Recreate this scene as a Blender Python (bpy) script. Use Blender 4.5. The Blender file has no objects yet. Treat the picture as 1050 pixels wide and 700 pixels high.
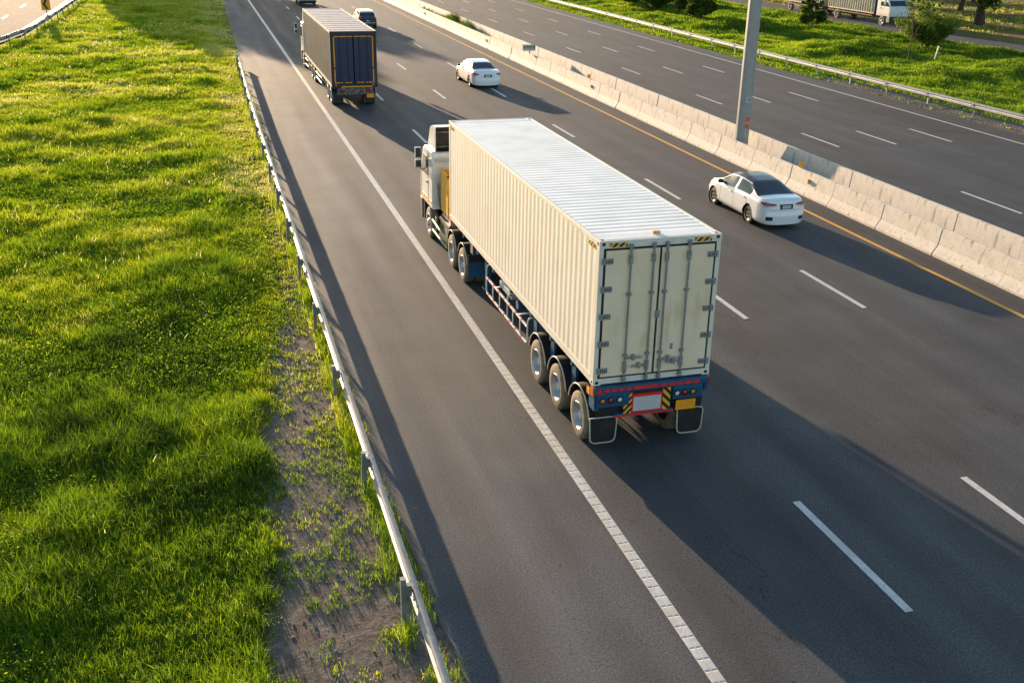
import bpy, bmesh, math, random
import numpy as np
from mathutils import Matrix, Vector
R_ = math.radians
rng = np.random.default_rng(7)
random.seed(7)
sc = bpy.context.scene
COL = sc.collection

# ------------------------------------------------------------------ helpers
def tag(o, label=None, cat=None, group=None, kind=None):
    if label: o['label'] = label
    if cat: o['category'] = cat
    if group: o['group'] = group
    if kind: o['kind'] = kind
    return o

def empty(name, loc=(0, 0, 0), rz=0.0, **k):
    o = bpy.data.objects.new(name, None); COL.objects.link(o)
    o.location = loc; o.rotation_euler = (0, 0, rz); o.empty_display_size = .3
    return tag(o, **k)

class MB:
    """collects shapes into one mesh"""
    def __init__(s): s.v = []; s.f = []; s.m = []
    def add(s, vs, fs, m=0):
        b = len(s.v); s.v += [tuple(p) for p in vs]
        for f in fs: s.f.append([b + i for i in f]); s.m.append(m)
        return s
    def box(s, x0, x1, y0, y1, z0, z1, m=0):
        vs = [(x0,y0,z0),(x1,y0,z0),(x1,y1,z0),(x0,y1,z0),(x0,y0,z1),(x1,y0,z1),(x1,y1,z1),(x0,y1,z1)]
        return s.add(vs, [(0,3,2,1),(4,5,6,7),(0,1,5,4),(1,2,6,5),(2,3,7,6),(3,0,4,7)], m)
    def prism(s, poly, axis, a, b, m=0):
        """poly: 2D points extruded along axis from a to b.  axis x:(y,z) y:(x,z) z:(x,y)"""
        def P(u, w, t):
            return {'x': (t,u,w), 'y': (u,t,w), 'z': (u,w,t)}[axis]
        n = len(poly)
        vs = [P(u,w,a) for u,w in poly] + [P(u,w,b) for u,w in poly]
        fs = [tuple(range(n)), tuple(range(2*n-1, n-1, -1))]
        for i in range(n):
            j = (i+1) % n; fs.append((i, i+n, j+n, j))
        return s.add(vs, fs, m)
    def tube(s, pts, r, n=8, m=0, caps=True):
        pts = [Vector(p) for p in pts]; K = len(pts)
        rs = r if isinstance(r, (list, tuple)) else [r]*K
        vs = []; fs = []; up = None
        for i, p in enumerate(pts):
            t = (pts[min(i+1, K-1)] - pts[max(i-1, 0)])
            t = t.normalized() if t.length > 1e-9 else Vector((0,0,1))
            if up is None:
                up = Vector((0,0,1)) if abs(t.z) < .9 else Vector((1,0,0))
            a = t.cross(up).normalized() if t.cross(up).length > 1e-6 else t.orthogonal().normalized()
            b = a.cross(t).normalized(); up = b
            for k in range(n):
                q = 2*math.pi*k/n; vs.append(p + (a*math.cos(q) + b*math.sin(q))*rs[i])
        for i in range(K-1):
            for k in range(n):
                j = (k+1) % n; fs.append((i*n+k, i*n+j, (i+1)*n+j, (i+1)*n+k))
        if caps:
            fs.append(tuple(range(n))[::-1]); fs.append(tuple(range((K-1)*n, K*n)))
        return s.add(vs, fs, m)
    def lathe_x(s, prof, c=(0,0,0), n=28, m=0):
        """prof: list of (x offset, radius) revolved about the x axis through c"""
        vs = []; fs = []
        for x, r in prof:
            for k in range(n):
                q = 2*math.pi*k/n; vs.append((c[0]+x, c[1]+r*math.cos(q), c[2]+r*math.sin(q)))
        for i in range(len(prof)-1):
            for k in range(n):
                j = (k+1) % n; fs.append((i*n+k, (i+1)*n+k, (i+1)*n+j, i*n+j))
        return s.add(vs, fs, m)
    def lathe_y(s, prof, c=(0,0,0), n=18, m=0):
        vs = []; fs = []
        for y, r in prof:
            for k in range(n):
                q = 2*math.pi*k/n; vs.append((c[0]+r*math.cos(q), c[1]+y, c[2]+r*math.sin(q)))
        for i in range(len(prof)-1):
            for k in range(n):
                j = (k+1) % n; fs.append((i*n+k, (i+1)*n+k, (i+1)*n+j, i*n+j))
        return s.add(vs, fs, m)
    def sheet(s, pts, z, m=0):
        return s.add([(x,y,z) for x,y in pts], [tuple(range(len(pts)))], m)
    def build(s, name, mats, parent=None, bevel=0, smooth=False, fix=True):
        me = bpy.data.meshes.new(name)
        me.from_pydata(s.v, [], s.f)
        if not isinstance(mats, (list, tuple)): mats = [mats]
        for m in mats: me.materials.append(m)
        if len(mats) > 1: me.polygons.foreach_set('material_index', s.m)
        if fix:
            bm = bmesh.new(); bm.from_mesh(me)
            bmesh.ops.recalc_face_normals(bm, faces=bm.faces)
            bm.to_mesh(me); bm.free()
        if smooth:
            me.shade_smooth()
            if smooth is not True: me.set_sharp_from_angle(angle=R_(smooth))
        me.update()
        o = bpy.data.objects.new(name, me); COL.objects.link(o)
        if parent is not None: o.parent = parent
        if bevel:
            md = o.modifiers.new('bevel', 'BEVEL'); md.width = bevel; md.segments = 2
            md.limit_method = 'ANGLE'; md.angle_limit = R_(40); md.harden_normals = False
        return o

def np_mesh(name, V, F, mats, attrs=None, parent=None, smooth=False, loops=None):
    """V (n,3); F list of arrays of faces (k,3) or (k,4)"""
    me = bpy.data.meshes.new(name)
    nl = sum(f.size for f in F); nf = sum(len(f) for f in F)
    me.vertices.add(len(V)); me.vertices.foreach_set('co', np.ascontiguousarray(V, dtype=np.float32).ravel())
    me.loops.add(nl); me.polygons.add(nf)
    li = np.concatenate([f.ravel() for f in F]).astype(np.int32)
    me.loops.foreach_set('vertex_index', li)
    tot = np.concatenate([np.full(len(f), f.shape[1], dtype=np.int32) for f in F])
    st = np.concatenate([[0], np.cumsum(tot)[:-1]]).astype(np.int32)
    me.polygons.foreach_set('loop_start', st)
    me.update(calc_edges=True)
    if attrs:
        for k, a in attrs.items():
            at = me.attributes.new(k, 'FLOAT', 'POINT'); at.data.foreach_set('value', a.astype(np.float32))
    for m in (mats if isinstance(mats, (list, tuple)) else [mats]): me.materials.append(m)
    if smooth: me.shade_smooth()
    o = bpy.data.objects.new(name, me); COL.objects.link(o)
    if parent is not None: o.parent = parent
    return o

def copy_tree(o, parent=None, kids=None):
    c = o.copy(); COL.objects.link(c)
    if parent is not None: c.parent = parent
    for ch in [x for x in list(COL.objects) if x.parent == o]: copy_tree(ch, c)
    return c

# ------------------------------------------------------------------ materials
def mat(name, col, rough=.6, metal=0., coat=0., spec=.5, noise=None, bump=None, dirt=None):
    """noise=(scale, col2, lo, hi) mixes a second base colour; bump=(scale, strength); dirt=(scale, colour, amount)"""
    m = bpy.data.materials.new(name); m.use_nodes = True
    nt = m.node_tree; N = nt.nodes; L = nt.links; b = N['Principled BSDF']
    b.inputs['Base Color'].default_value = (*col, 1); b.inputs['Roughness'].default_value = rough
    b.inputs['Metallic'].default_value = metal; b.inputs['Coat Weight'].default_value = coat
    b.inputs['Specular IOR Level'].default_value = spec
    tc = N.new('ShaderNodeTexCoord'); src = None
    def mixn(scale, c2, lo, hi, prev, stretch=(1,1,1), detail=4):
        mp = N.new('ShaderNodeMapping'); mp.inputs['Scale'].default_value = stretch
        L.new(tc.outputs['Object'], mp.inputs[0])
        n = N.new('ShaderNodeTexNoise'); n.inputs['Scale'].default_value = scale; n.inputs['Detail'].default_value = detail
        L.new(mp.outputs[0], n.inputs['Vector'])
        r = N.new('ShaderNodeMapRange'); r.inputs[1].default_value = lo; r.inputs[2].default_value = hi
        L.new(n.outputs[0], r.inputs[0])
        mx = N.new('ShaderNodeMix'); mx.data_type = 'RGBA'
        L.new(r.outputs[0], mx.inputs[0])
        if prev is None: mx.inputs[6].default_value = (*col, 1)
        else: L.new(prev, mx.inputs[6])
        mx.inputs[7].default_value = (*c2, 1)
        return mx.outputs[2]
    if noise:
        for q in (noise if isinstance(noise, list) else [noise]):
            src = mixn(q[0], q[1], q[2], q[3], src, q[4] if len(q) > 4 else (1,1,1))
    if src is not None: L.new(src, b.inputs['Base Color'])
    if bump:
        n = N.new('ShaderNodeTexNoise'); n.inputs['Scale'].default_value = bump[0]; n.inputs['Detail'].default_value = 3
        L.new(tc.outputs['Object'], n.inputs['Vector'])
        bp = N.new('ShaderNodeBump'); bp.inputs['Strength'].default_value = bump[1]; bp.inputs['Distance'].default_value = bump[2] if len(bump) > 2 else .02
        L.new(n.outputs[0], bp.inputs['Height']); L.new(bp.outputs[0], b.inputs['Normal'])
    return m

def stripes(name, c1, c2, period, axis, slant=0., duty=.5, rough=.4):
    """alternating painted stripes along an object axis (slant mixes in z)"""
    m = bpy.data.materials.new(name); m.use_nodes = True
    nt = m.node_tree; N = nt.nodes; L = nt.links; b = N['Principled BSDF']; b.inputs['Roughness'].default_value = rough
    tc = N.new('ShaderNodeTexCoord'); sp = N.new('ShaderNodeSeparateXYZ'); L.new(tc.outputs['Object'], sp.inputs[0])
    s1 = N.new('ShaderNodeMath'); s1.operation = 'MULTIPLY_ADD'; s1.inputs[1].default_value = slant
    L.new(sp.outputs[2], s1.inputs[0]); L.new(sp.outputs[axis], s1.inputs[2])
    d = N.new('ShaderNodeMath'); d.operation = 'DIVIDE'; d.inputs[1].default_value = period; L.new(s1.outputs[0], d.inputs[0])
    f = N.new('ShaderNodeMath'); f.operation = 'FRACT'; L.new(d.outputs[0], f.inputs[0])
    g = N.new('ShaderNodeMath'); g.operation = 'GREATER_THAN'; g.inputs[1].default_value = duty; L.new(f.outputs[0], g.inputs[0])
    mx = N.new('ShaderNodeMix'); mx.data_type = 'RGBA'; L.new(g.outputs[0], mx.inputs[0])
    mx.inputs[6].default_value = (*c1, 1); mx.inputs[7].default_value = (*c2, 1)
    L.new(mx.outputs[2], b.inputs['Base Color'])
    return m

M = {}
def asphalt(name, base, warm, lanes=None):
    m = bpy.data.materials.new(name); m.use_nodes = True
    nt = m.node_tree; N = nt.nodes; L = nt.links; b = N['Principled BSDF']
    b.inputs['Specular IOR Level'].default_value = .18
    tc = N.new('ShaderNodeTexCoord')
    def noise(scale, detail=3, st=(1,1,1), rough=.5):
        mp = N.new('ShaderNodeMapping'); mp.inputs['Scale'].default_value = st; L.new(tc.outputs['Object'], mp.inputs[0])
        n = N.new('ShaderNodeTexNoise'); n.inputs['Scale'].default_value = scale; n.inputs['Detail'].default_value = detail
        n.inputs['Roughness'].default_value = rough
        L.new(mp.outputs[0], n.inputs['Vector']); return n.outputs[0]
    def mr(x, a, b_, c, d):
        r = N.new('ShaderNodeMapRange'); L.new(x, r.inputs[0])
        for i, v in enumerate((a, b_, c, d)): r.inputs[i+1].default_value = v
        return r.outputs[0]
    def mul(a, c):
        q = N.new('ShaderNodeMath'); q.operation = 'MULTIPLY'; L.new(a, q.inputs[0]); L.new(c, q.inputs[1]); return q.outputs[0]
    f = mul(mr(noise(65, 2, rough=.7), .38, .62, .35, 1.75), mr(noise(22, 3), .32, .68, .74, 1.26))       # aggregate
    f = mul(f, mr(noise(.55, 5), .3, .7, .86, 1.13))                                # patches
    f = mul(f, mr(noise(1.3, 4, (1, .03, 1)), .3, .7, .80, 1.17))                   # long streaks of wear along the lanes
    f = mul(f, mr(noise(.35, 2, (1, .012, 1)), .35, .65, .86, 1.10))
    if lanes:
        sx = N.new('ShaderNodeSeparateXYZ'); L.new(tc.outputs['Object'], sx.inputs[0])
        wv = N.new('ShaderNodeMath'); wv.operation = 'MULTIPLY'; wv.inputs[1].default_value = 4*math.pi/lanes; L.new(sx.outputs[0], wv.inputs[0])
        cs = N.new('ShaderNodeMath'); cs.operation = 'COSINE'; L.new(wv.outputs[0], cs.inputs[0])
        f = mul(f, mr(cs.outputs[0], -1, 1, .88, 1.08))
        f = mul(f, mr(sx.outputs[0], -.3, .5, 1.28, 1.0))       # paler aggregate on the hard shoulder
    # sealed cracks: thin dark wandering lines
    n = N.new('ShaderNodeTexNoise'); n.inputs['Scale'].default_value = .35; n.inputs['Detail'].default_value = 5
    mp = N.new('ShaderNodeMapping'); mp.inputs['Scale'].default_value = (1, .25, 1); L.new(tc.outputs['Object'], mp.inputs[0]); L.new(mp.outputs[0], n.inputs['Vector'])
    a = N.new('ShaderNodeMath'); a.operation = 'SUBTRACT'; a.inputs[1].default_value = .56; L.new(n.outputs[0], a.inputs[0])
    c = N.new('ShaderNodeMath'); c.operation = 'ABSOLUTE'; L.new(a.outputs[0], c.inputs[0])
    f = mul(f, mr(c.outputs[0], 0, .0018, .62, 1.0))
    vo = N.new('ShaderNodeTexVoronoi'); vo.inputs['Scale'].default_value = 1.1; L.new(tc.outputs['Object'], vo.inputs['Vector'])
    f = mul(f, mr(vo.outputs['Distance'], .025, .05, .55, 1.0))                     # small oil spots
    mx = N.new('ShaderNodeMix'); mx.data_type = 'RGBA'; L.new(mr(noise(.18, 3), .35, .65, 0, 1), mx.inputs[0])
    mx.inputs[6].default_value = (*base, 1); mx.inputs[7].default_value = (*warm, 1)
    sc_ = N.new('ShaderNodeVectorMath'); sc_.operation = 'SCALE'; L.new(mx.outputs[2], sc_.inputs[0]); L.new(f, sc_.inputs['Scale'])
    L.new(sc_.outputs[0], b.inputs['Base Color'])
    L.new(mr(noise(1.3, 3, (1, .05, 1)), .3, .7, .72, .88), b.inputs['Roughness'])
    bp = N.new('ShaderNodeBump'); bp.inputs['Strength'].default_value = .55; bp.inputs['Distance'].default_value = .006
    L.new(noise(110, 2), bp.inputs['Height']); L.new(bp.outputs[0], b.inputs['Normal'])
    return m
M['asphalt'] = asphalt('asphalt', (.068,.070,.075), (.080,.079,.080), lanes=3.586)
M['asphalt_r'] = asphalt('asphalt_dark', (.050,.053,.060), (.056,.059,.065))
M['asphalt_patch'] = asphalt('asphalt_patch', (.045,.045,.047), (.05,.05,.05))
M['asphalt_ramp'] = asphalt('asphalt_ramp', (.17,.135,.10), (.20,.155,.11))
_b = M['asphalt_ramp'].node_tree.nodes['Principled BSDF']; _b.inputs['Specular IOR Level'].default_value = .25
for _l in list(_b.inputs['Roughness'].links): M['asphalt_ramp'].node_tree.links.remove(_l)
_b.inputs['Roughness'].default_value = 1.0
M['line_white'] = mat('line_white', (.66,.64,.60), .6, noise=[(45, (.30,.29,.28), .54, .70), (6, (.44,.42,.39), .48, .72), (3, (.52,.48,.42), .4, .7, (1, .3, 1))], bump=(90, .3, .004))
M['line_yellow'] = mat('line_yellow', (.72,.36,.03), .6, noise=[(50, (.50,.25,.03), .5, .8), (5, (.55,.28,.04), .5, .8)], bump=(90, .3, .004))
M['concrete'] = mat('concrete', (.68,.61,.515), .85, noise=[(2.5, (.60,.53,.44), .45, .7), (9, (.33,.30,.26), .60, .76), (6, (.17,.15,.13), .60, .74, (1, 1, .10)), (30, (.42,.39,.35), .5, .8)], bump=(35, .35, .01))
M['concrete_grey'] = mat('concrete_grey', (.21,.23,.25), .85, noise=[(4, (.30,.31,.32), .45, .7), (9, (.05,.05,.05), .55, .66, (1, 1, .12))], bump=(35, .35, .01))
M['steel'] = mat('galvanised_steel', (.30,.32,.34), .55, .35, noise=(6, (.22,.235,.25), .4, .7), bump=(12, .08))
M['steel_post'] = mat('post_steel', (.20,.225,.24), .6, .5, noise=(10, (.22,.24,.25), .4, .7))
M['pole'] = mat('pole_steel', (.33,.325,.31), .5, .1, noise=(4, (.28,.28,.27), .4, .7))
M['soil'] = mat('soil', (.11,.082,.06), .95, noise=[(3, (.065,.052,.042), .4, .65), (25, (.16,.14,.12), .5, .75)], bump=(30, .8, .03))
M['tyre'] = mat('tyre_rubber', (.028,.027,.026), .8, noise=(5, (.06,.05,.04), .45, .75))
M['tyre_dusty'] = mat('dusty_tyre', (.20,.155,.105), .85, noise=(5, (.11,.085,.06), .45, .75))
M['rim'] = mat('rim_steel', (.42,.43,.45), .45, .5, noise=(9, (.33,.31,.28), .5, .8))
M['spoke'] = mat('spoke_alloy', (.20,.20,.20), .4, .7)
M['rim_dark'] = mat('rim_dark', (.04,.04,.04), .35, .8)
M['black'] = mat('black_rubber', (.008,.008,.009), .6, noise=(4, (.03,.028,.026), .5, .8))
M['chassis'] = mat('chassis_dark', (.02,.02,.021), .6, noise=(5, (.055,.045,.035), .5, .8))
M['blue'] = mat('blue_paint', (.008,.075,.16), .45, noise=[(6, (.008,.06,.13), .45, .75), (22, (.05,.06,.07), .6, .8)])
M['red'] = mat('red_paint', (.75,.02,.02), .4)
M['amber'] = mat('amber_paint', (.85,.32,.01), .4, noise=(12, (.65,.25,.02), .5, .8))
M['yellow'] = mat('yellow_paint', (.72,.36,.015), .5, noise=(7, (.45,.22,.02), .5, .8))
M['cream'] = mat('container_cream', (.70,.65,.57), .55, noise=[(1.2, (.65,.60,.515), .42, .7), (14, (.47,.40,.29), .64, .82), (5, (.50,.43,.31), .60, .82, (1, 1, .12))], bump=(3, .12, .02))
M['cream_door'] = mat('door_cream', (.82,.655,.47), .55, noise=[(1.6, (.76,.59,.41), .42, .7), (2.6, (.50,.30,.10), .56, .86, (1, 1, .35)), (20, (.62,.50,.36), .62, .8)], bump=(2, .1, .02))
M['roof_white'] = mat('container_roof', (.84,.83,.80), .4, noise=[(1.5, (.70,.70,.67), .42, .7), (9, (.55,.46,.34), .68, .82)])
M['cab_white'] = mat('cab_white', (.72,.71,.68), .35, coat=.4, noise=(2, (.60,.58,.54), .45, .75))
M['zinc'] = mat('zinc_hardware', (.30,.315,.32), .5, .4, noise=(25, (.16,.17,.175), .45, .7))
M['white'] = mat('white_paint', (.75,.75,.74), .4)
M['plate_grey'] = mat('plate_grey', (.50,.50,.50), .5, noise=(20, (.42,.42,.42), .4, .7))
M['lens_red'] = mat('lens_red', (.35,.01,.015), .12, coat=.6)
M['lens_amber'] = mat('lens_amber', (.55,.16,.03), .15, coat=.6)
M['lens_white'] = mat('lens_white', (.55,.57,.60), .15, coat=.6)
M['glass'] = mat('dark_glass', (.012,.016,.022), .06, spec=.8, coat=.3)
M['glass_g'] = mat('green_glass', (.035,.055,.05), .08, spec=.4)
M['car_white'] = mat('car_white', (.78,.78,.77), .28, coat=1.)
M['car_seam'] = mat('panel_gap', (.30,.30,.30), .5)
M['car_black'] = mat('car_black', (.008,.010,.014), .3, coat=.25, spec=.35)
M['plastic'] = mat('grey_plastic', (.02,.02,.021), .6)
M['hazard'] = stripes('hazard_stripes', (.02,.02,.02), (.80,.38,.02), .13, 0, -1.0)
M['hazard_y'] = stripes('hazard_stripes_side', (.02,.02,.02), (.80,.45,.02), .13, 1, 1.0)
M['redwhite_y'] = stripes('red_white_tape', (.75,.75,.74), (.60,.07,.05), .5, 1, duty=.76)
M['palegreen'] = mat('pale_green_paint', (.50,.55,.32), .5)
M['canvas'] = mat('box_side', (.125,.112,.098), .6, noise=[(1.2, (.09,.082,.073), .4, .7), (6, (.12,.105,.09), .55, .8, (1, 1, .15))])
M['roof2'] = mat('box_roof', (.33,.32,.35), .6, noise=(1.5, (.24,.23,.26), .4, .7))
M['navy'] = mat('navy_paint', (.006,.020,.060), .4, noise=[(3, (.010,.032,.085), .4, .7)])
M['navy_frame'] = mat('navy_frame', (.010,.018,.035), .5)
M['light_trim'] = mat('light_trim', (.50,.45,.37), .45)
M['dirty'] = mat('muddy_metal', (.20,.17,.13), .7, noise=(9, (.04,.035,.03), .42, .6))
M['bark'] = mat('bark', (.075,.055,.04), .9, noise=(9, (.035,.027,.02), .4, .65, (1, 1, .3)), bump=(14, .8, .04))

def foliage(name, dark, mid, light, trans=.45):
    m = bpy.data.materials.new(name); m.use_nodes = True
    nt = m.node_tree; N = nt.nodes; L = nt.links
    N.remove(N['Principled BSDF']); out = N['Material Output']
    at = N.new('ShaderNodeAttribute'); at.attribute_name = 'tint'
    r = N.new('ShaderNodeValToRGB'); L.new(at.outputs['Fac'], r.inputs[0])
    e = r.color_ramp.elements; e[0].position = 0; e[0].color = (*dark, 1); e[1].position = 1; e[1].color = (*light[-1], 1)
    k = e.new(.42); k.color = (*mid, 1)
    k = e.new(.80); k.color = (*light[0], 1)
    d = N.new('ShaderNodeBsdfDiffuse'); t = N.new('ShaderNodeBsdfTranslucent'); g = N.new('ShaderNodeBsdfGlossy')
    g.inputs['Roughness'].default_value = .45; g.inputs['Color'].default_value = (.6,.6,.5,1)
    for q in (d, t): L.new(r.outputs[0], q.inputs['Color'])
    mx = N.new('ShaderNodeMixShader'); mx.inputs[0].default_value = trans; L.new(d.outputs[0], mx.inputs[1]); L.new(t.outputs[0], mx.inputs[2])
    m2 = N.new('ShaderNodeMixShader'); m2.inputs[0].default_value = .035; L.new(mx.outputs[0], m2.inputs[1]); L.new(g.outputs[0], m2.inputs[2])
    L.new(m2.outputs[0], out.inputs['Surface'])
    return m
M['grass'] = foliage('grass_blades', (.030,.070,.005), (.17,.30,.006), [(.46,.50,.014), (.75,.66,.40)], .58)
M['leaf'] = foliage('tree_leaves', (.022,.05,.008), (.07,.12,.012), [(.20,.22,.02), (.34,.30,.05)], .45)
M['leaf_light'] = foliage('young_leaves', (.05,.10,.012), (.13,.19,.02), [(.26,.30,.04), (.4,.4,.1)], .45)

# ground: one material, soil and short growth by noise and by place
def ground_mat():
    m = bpy.data.materials.new('ground_cover'); m.use_nodes = True
    nt = m.node_tree; N = nt.nodes; L = nt.links; b = N['Principled BSDF']; b.inputs['Roughness'].default_value = .95
    b.inputs['Specular IOR Level'].default_value = .1
    tc = N.new('ShaderNodeTexCoord')
    def noise(s, d=4):
        n = N.new('ShaderNodeTexNoise'); n.inputs['Scale'].default_value = s; n.inputs['Detail'].default_value = d
        L.new(tc.outputs['Object'], n.inputs['Vector']); return n.outputs[0]
    def mr(x, a, b_):
        r = N.new('ShaderNodeMapRange'); L.new(x, r.inputs[0]); r.inputs[1].default_value = a; r.inputs[2].default_value = b_; return r.outputs[0]
    def mix(f, a, c):
        x = N.new('ShaderNodeMix'); x.data_type = 'RGBA'; L.new(f, x.inputs[0])
        for i, q in ((6, a), (7, c)):
            if isinstance(q, tuple): x.inputs[i].default_value = (*q, 1)
            else: L.new(q, x.inputs[i])
        return x.outputs[2]
    green = mix(mr(noise(.6), .35, .65), (.035,.055,.008), (.085,.11,.012))
    soil = mix(mr(noise(5), .35, .7), (.105,.078,.058), (.21,.172,.14))
    soil = mix(mr(noise(45, 2), .56, .7), soil, (.26,.245,.225))
    brown = mix(mr(noise(.25), .40, .60), (.16,.095,.035), (.10,.09,.018))
    at = N.new('ShaderNodeAttribute'); at.attribute_name = 'soil'
    a2 = N.new('ShaderNodeAttribute'); a2.attribute_name = 'brown'
    c = mix(at.outputs['Fac'], green, soil); c = mix(a2.outputs['Fac'], c, brown)
    L.new(c, b.inputs['Base Color'])
    bp = N.new('ShaderNodeBump'); bp.inputs['Strength'].default_value = .5; bp.inputs['Distance'].default_value = .02
    L.new(noise(14, 7), bp.inputs['Height']); L.new(bp.outputs[0], b.inputs['Normal'])
    return m
M['ground'] = ground_mat()

# ------------------------------------------------------------------ value noise for terrain and planting
_tab = rng.random((256, 256))
def vn(x, y, s, seed=0):
    x = np.asarray(x, float)/s + 17.3*seed + 1000; y = np.asarray(y, float)/s + 9.1*seed + 1000
    xi = np.floor(x).astype(int); yi = np.floor(y).astype(int); fx = x-xi; fy = y-yi
    fx = fx*fx*(3-2*fx); fy = fy*fy*(3-2*fy)
    g = lambda a, b: _tab[a % 256, b % 256]
    return (g(xi,yi)*(1-fx)+g(xi+1,yi)*fx)*(1-fy) + (g(xi,yi+1)*(1-fx)+g(xi+1,yi+1)*fx)*fy
def fbm(x, y, s, seed=0): return .55*vn(x,y,s,seed)+.28*vn(x,y,s/2.1,seed+3)+.17*vn(x,y,s/4.3,seed+5)
def sstep(x, a, b):
    t = np.clip((np.asarray(x, float)-a)/(b-a), 0, 1); return t*t*(3-2*t)
def edge_left(y):   # left edge of the pavement
    return np.interp(y, [-20, 10, 18, 42, 84, 132, 200], [-3.30, -3.34, -3.62, -3.70, -3.31, -2.92, -2.7])
def dirt_left(y):   # where the field grass ends and the bare strip begins
    y = np.asarray(y, float)
    return np.interp(y, [-20, 10, 13, 15.2, 19.2, 21.5, 23.2, 27.8, 31.5, 40], [-5.7, -5.75, -5.9, -5.5, -5.6, -5.1, -5.1, -4.4, -4.2, -4.0]) + .55*(vn(y*0, y, .8, 2)-.5)
def ramp_edge(y):
    return np.interp(y, [40, 60, 68, 75, 80, 87.6, 95.5, 105, 122, 140, 200], [-60, -36, -30, -25.5, -23, -20.3, -19.2, -18.9, -18.5, -18.4, -19])
def height(x, y):
    x = np.asarray(x, float); y = np.asarray(y, float)
    z = np.full(x.shape, -.03)
    f = sstep(-x, 4.5, 7.5) * sstep(ramp_edge(y)*-1 + x, .3, 2.5)
    z += f*(.16*(fbm(x, y, 7., 1)-.5) + .05*(fbm(x, y, 1.1, 2)-.5) - .06)
    f = sstep(x, 35.2, 38.5)*(1-sstep(x, 55.5, 57.5))
    z += f*(.95*np.maximum(fbm(x, y, 6.5, 4)-.42, 0)*2 + .25*(fbm(x, y, 2., 6)-.5))
    f = sstep(x, 64.5, 70)
    z += f*(1.0*(fbm(x, y, 14., 5)-.5))
    return z

# ------------------------------------------------------------------ setting
def ground():
    xs = np.concatenate([np.arange(-300, -40, 20), np.arange(-40, -12, .8), np.arange(-12, -3, .2), [-2.9, 0, 15.8, 17.6, 32.8], np.arange(33.2, 36.5, .25), np.arange(36.5, 66, .7), np.arange(66, 120, 2.5), np.arange(120, 421, 30)])
    ys = np.concatenate([np.arange(-200, -5, 15), np.arange(-5, 9, .6), np.arange(9, 34, .25), np.arange(34, 145, .7), np.arange(145, 200, 5), np.arange(200, 601, 40)])
    X, Y = np.meshgrid(xs, ys); V = np.stack([X, Y, height(X, Y)], -1).reshape(-1, 3)
    nx = len(xs); i, j = np.meshgrid(np.arange(nx-1), np.arange(len(ys)-1)); a = (j*nx+i).ravel()
    F = np.stack([a, a+1, a+nx+1, a+nx], -1)
    x = V[:,0]; y = V[:,1]
    soil = sstep(x, dirt_left(y)-.45, dirt_left(y)+.2)*(1-sstep(y, 24, 40)*.75)
    soil = np.where(x > 10, 0, soil)
    r = (x > 30) & (x < 40)
    soil = np.where(r, (1-sstep(x, 35.3, 35.9))*(1-sstep(y, 58, 70)), soil)
    soil = np.where((x > 15) & (x < 18), 1, soil)
    brown = sstep(x, 63.3, 64.2)
    o = np_mesh('ground', V, [F], M['ground'], {'soil': soil, 'brown': brown}, smooth=True)
    tag(o, kind='structure')
ground()

def road_sheet(name, edges, z, material, skirt=True):
    """edges: list of (y, x0, x1)"""
    m = MB(); n = len(edges)
    vs = []; fs = []
    for y, a, b in edges: vs += [(a,y,z), (b,y,z), (a-.05,y,z-.12), (b+.05,y,z-.12)]
    for i in range(n-1):
        p, q = i*4, i*4+4
        fs += [(p, p+1, q+1, q), (p, q, q+2, p+2), (p+1, p+3, q+3, q+1)]
    m.add(vs, fs); o = m.build(name, material, fix=False); tag(o, kind='structure'); return o
ys = [-150, -20] + list(np.arange(8, 60, .5)) + list(np.arange(60, 140, 2)) + [200, 500]
road_sheet('road', [(y, float(edge_left(y)) + .10*(float(vn(0, y, .8, 8))-.5) + .05*(float(vn(0, y, .25, 9))-.5), 15.9) for y in ys], 0, M['asphalt'])
road_sheet('opposite_road', [(y, 17.5, 33.25 + .10*(float(vn(5, y, .9, 8))-.5)) for y in ys], 0, M['asphalt_r'])
road_sheet('service_road', [(y, 57.9, 63.2) for y in (-150, 40, 70, 100, 140, 500)], .02, M['asphalt_r'])
# new surfacing patch in the far carriageway
m = MB(); m.sheet([(29.5, 54.6), (29.35, 45.3), (31.38, 43.6), (31.42, 30), (33.2, 30), (33.2, 57.0), (31.4, 55.2)], .004)
tag(m.build('road_patch', M['asphalt_patch'], fix=False), kind='structure')
# exit ramp (top left)
m = MB(); yy = [40, 50, 60, 68, 75, 80, 87.6, 95.5, 105, 122, 140, 200, 400]
ramp_c = [(float(ramp_edge(y))-.6, y) for y in yy]
vs = []; fs = []
for x, y in ramp_c: vs += [(x-11.5, y+ (9 if y < 90 else 0), .06), (x, y, .06)]
for i in range(len(ramp_c)-1): fs.append((2*i, 2*i+1, 2*i+3, 2*i+2))
m.add(vs, fs); tag(m.build('ramp_road', M['asphalt_ramp'], fix=False), kind='structure')

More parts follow.
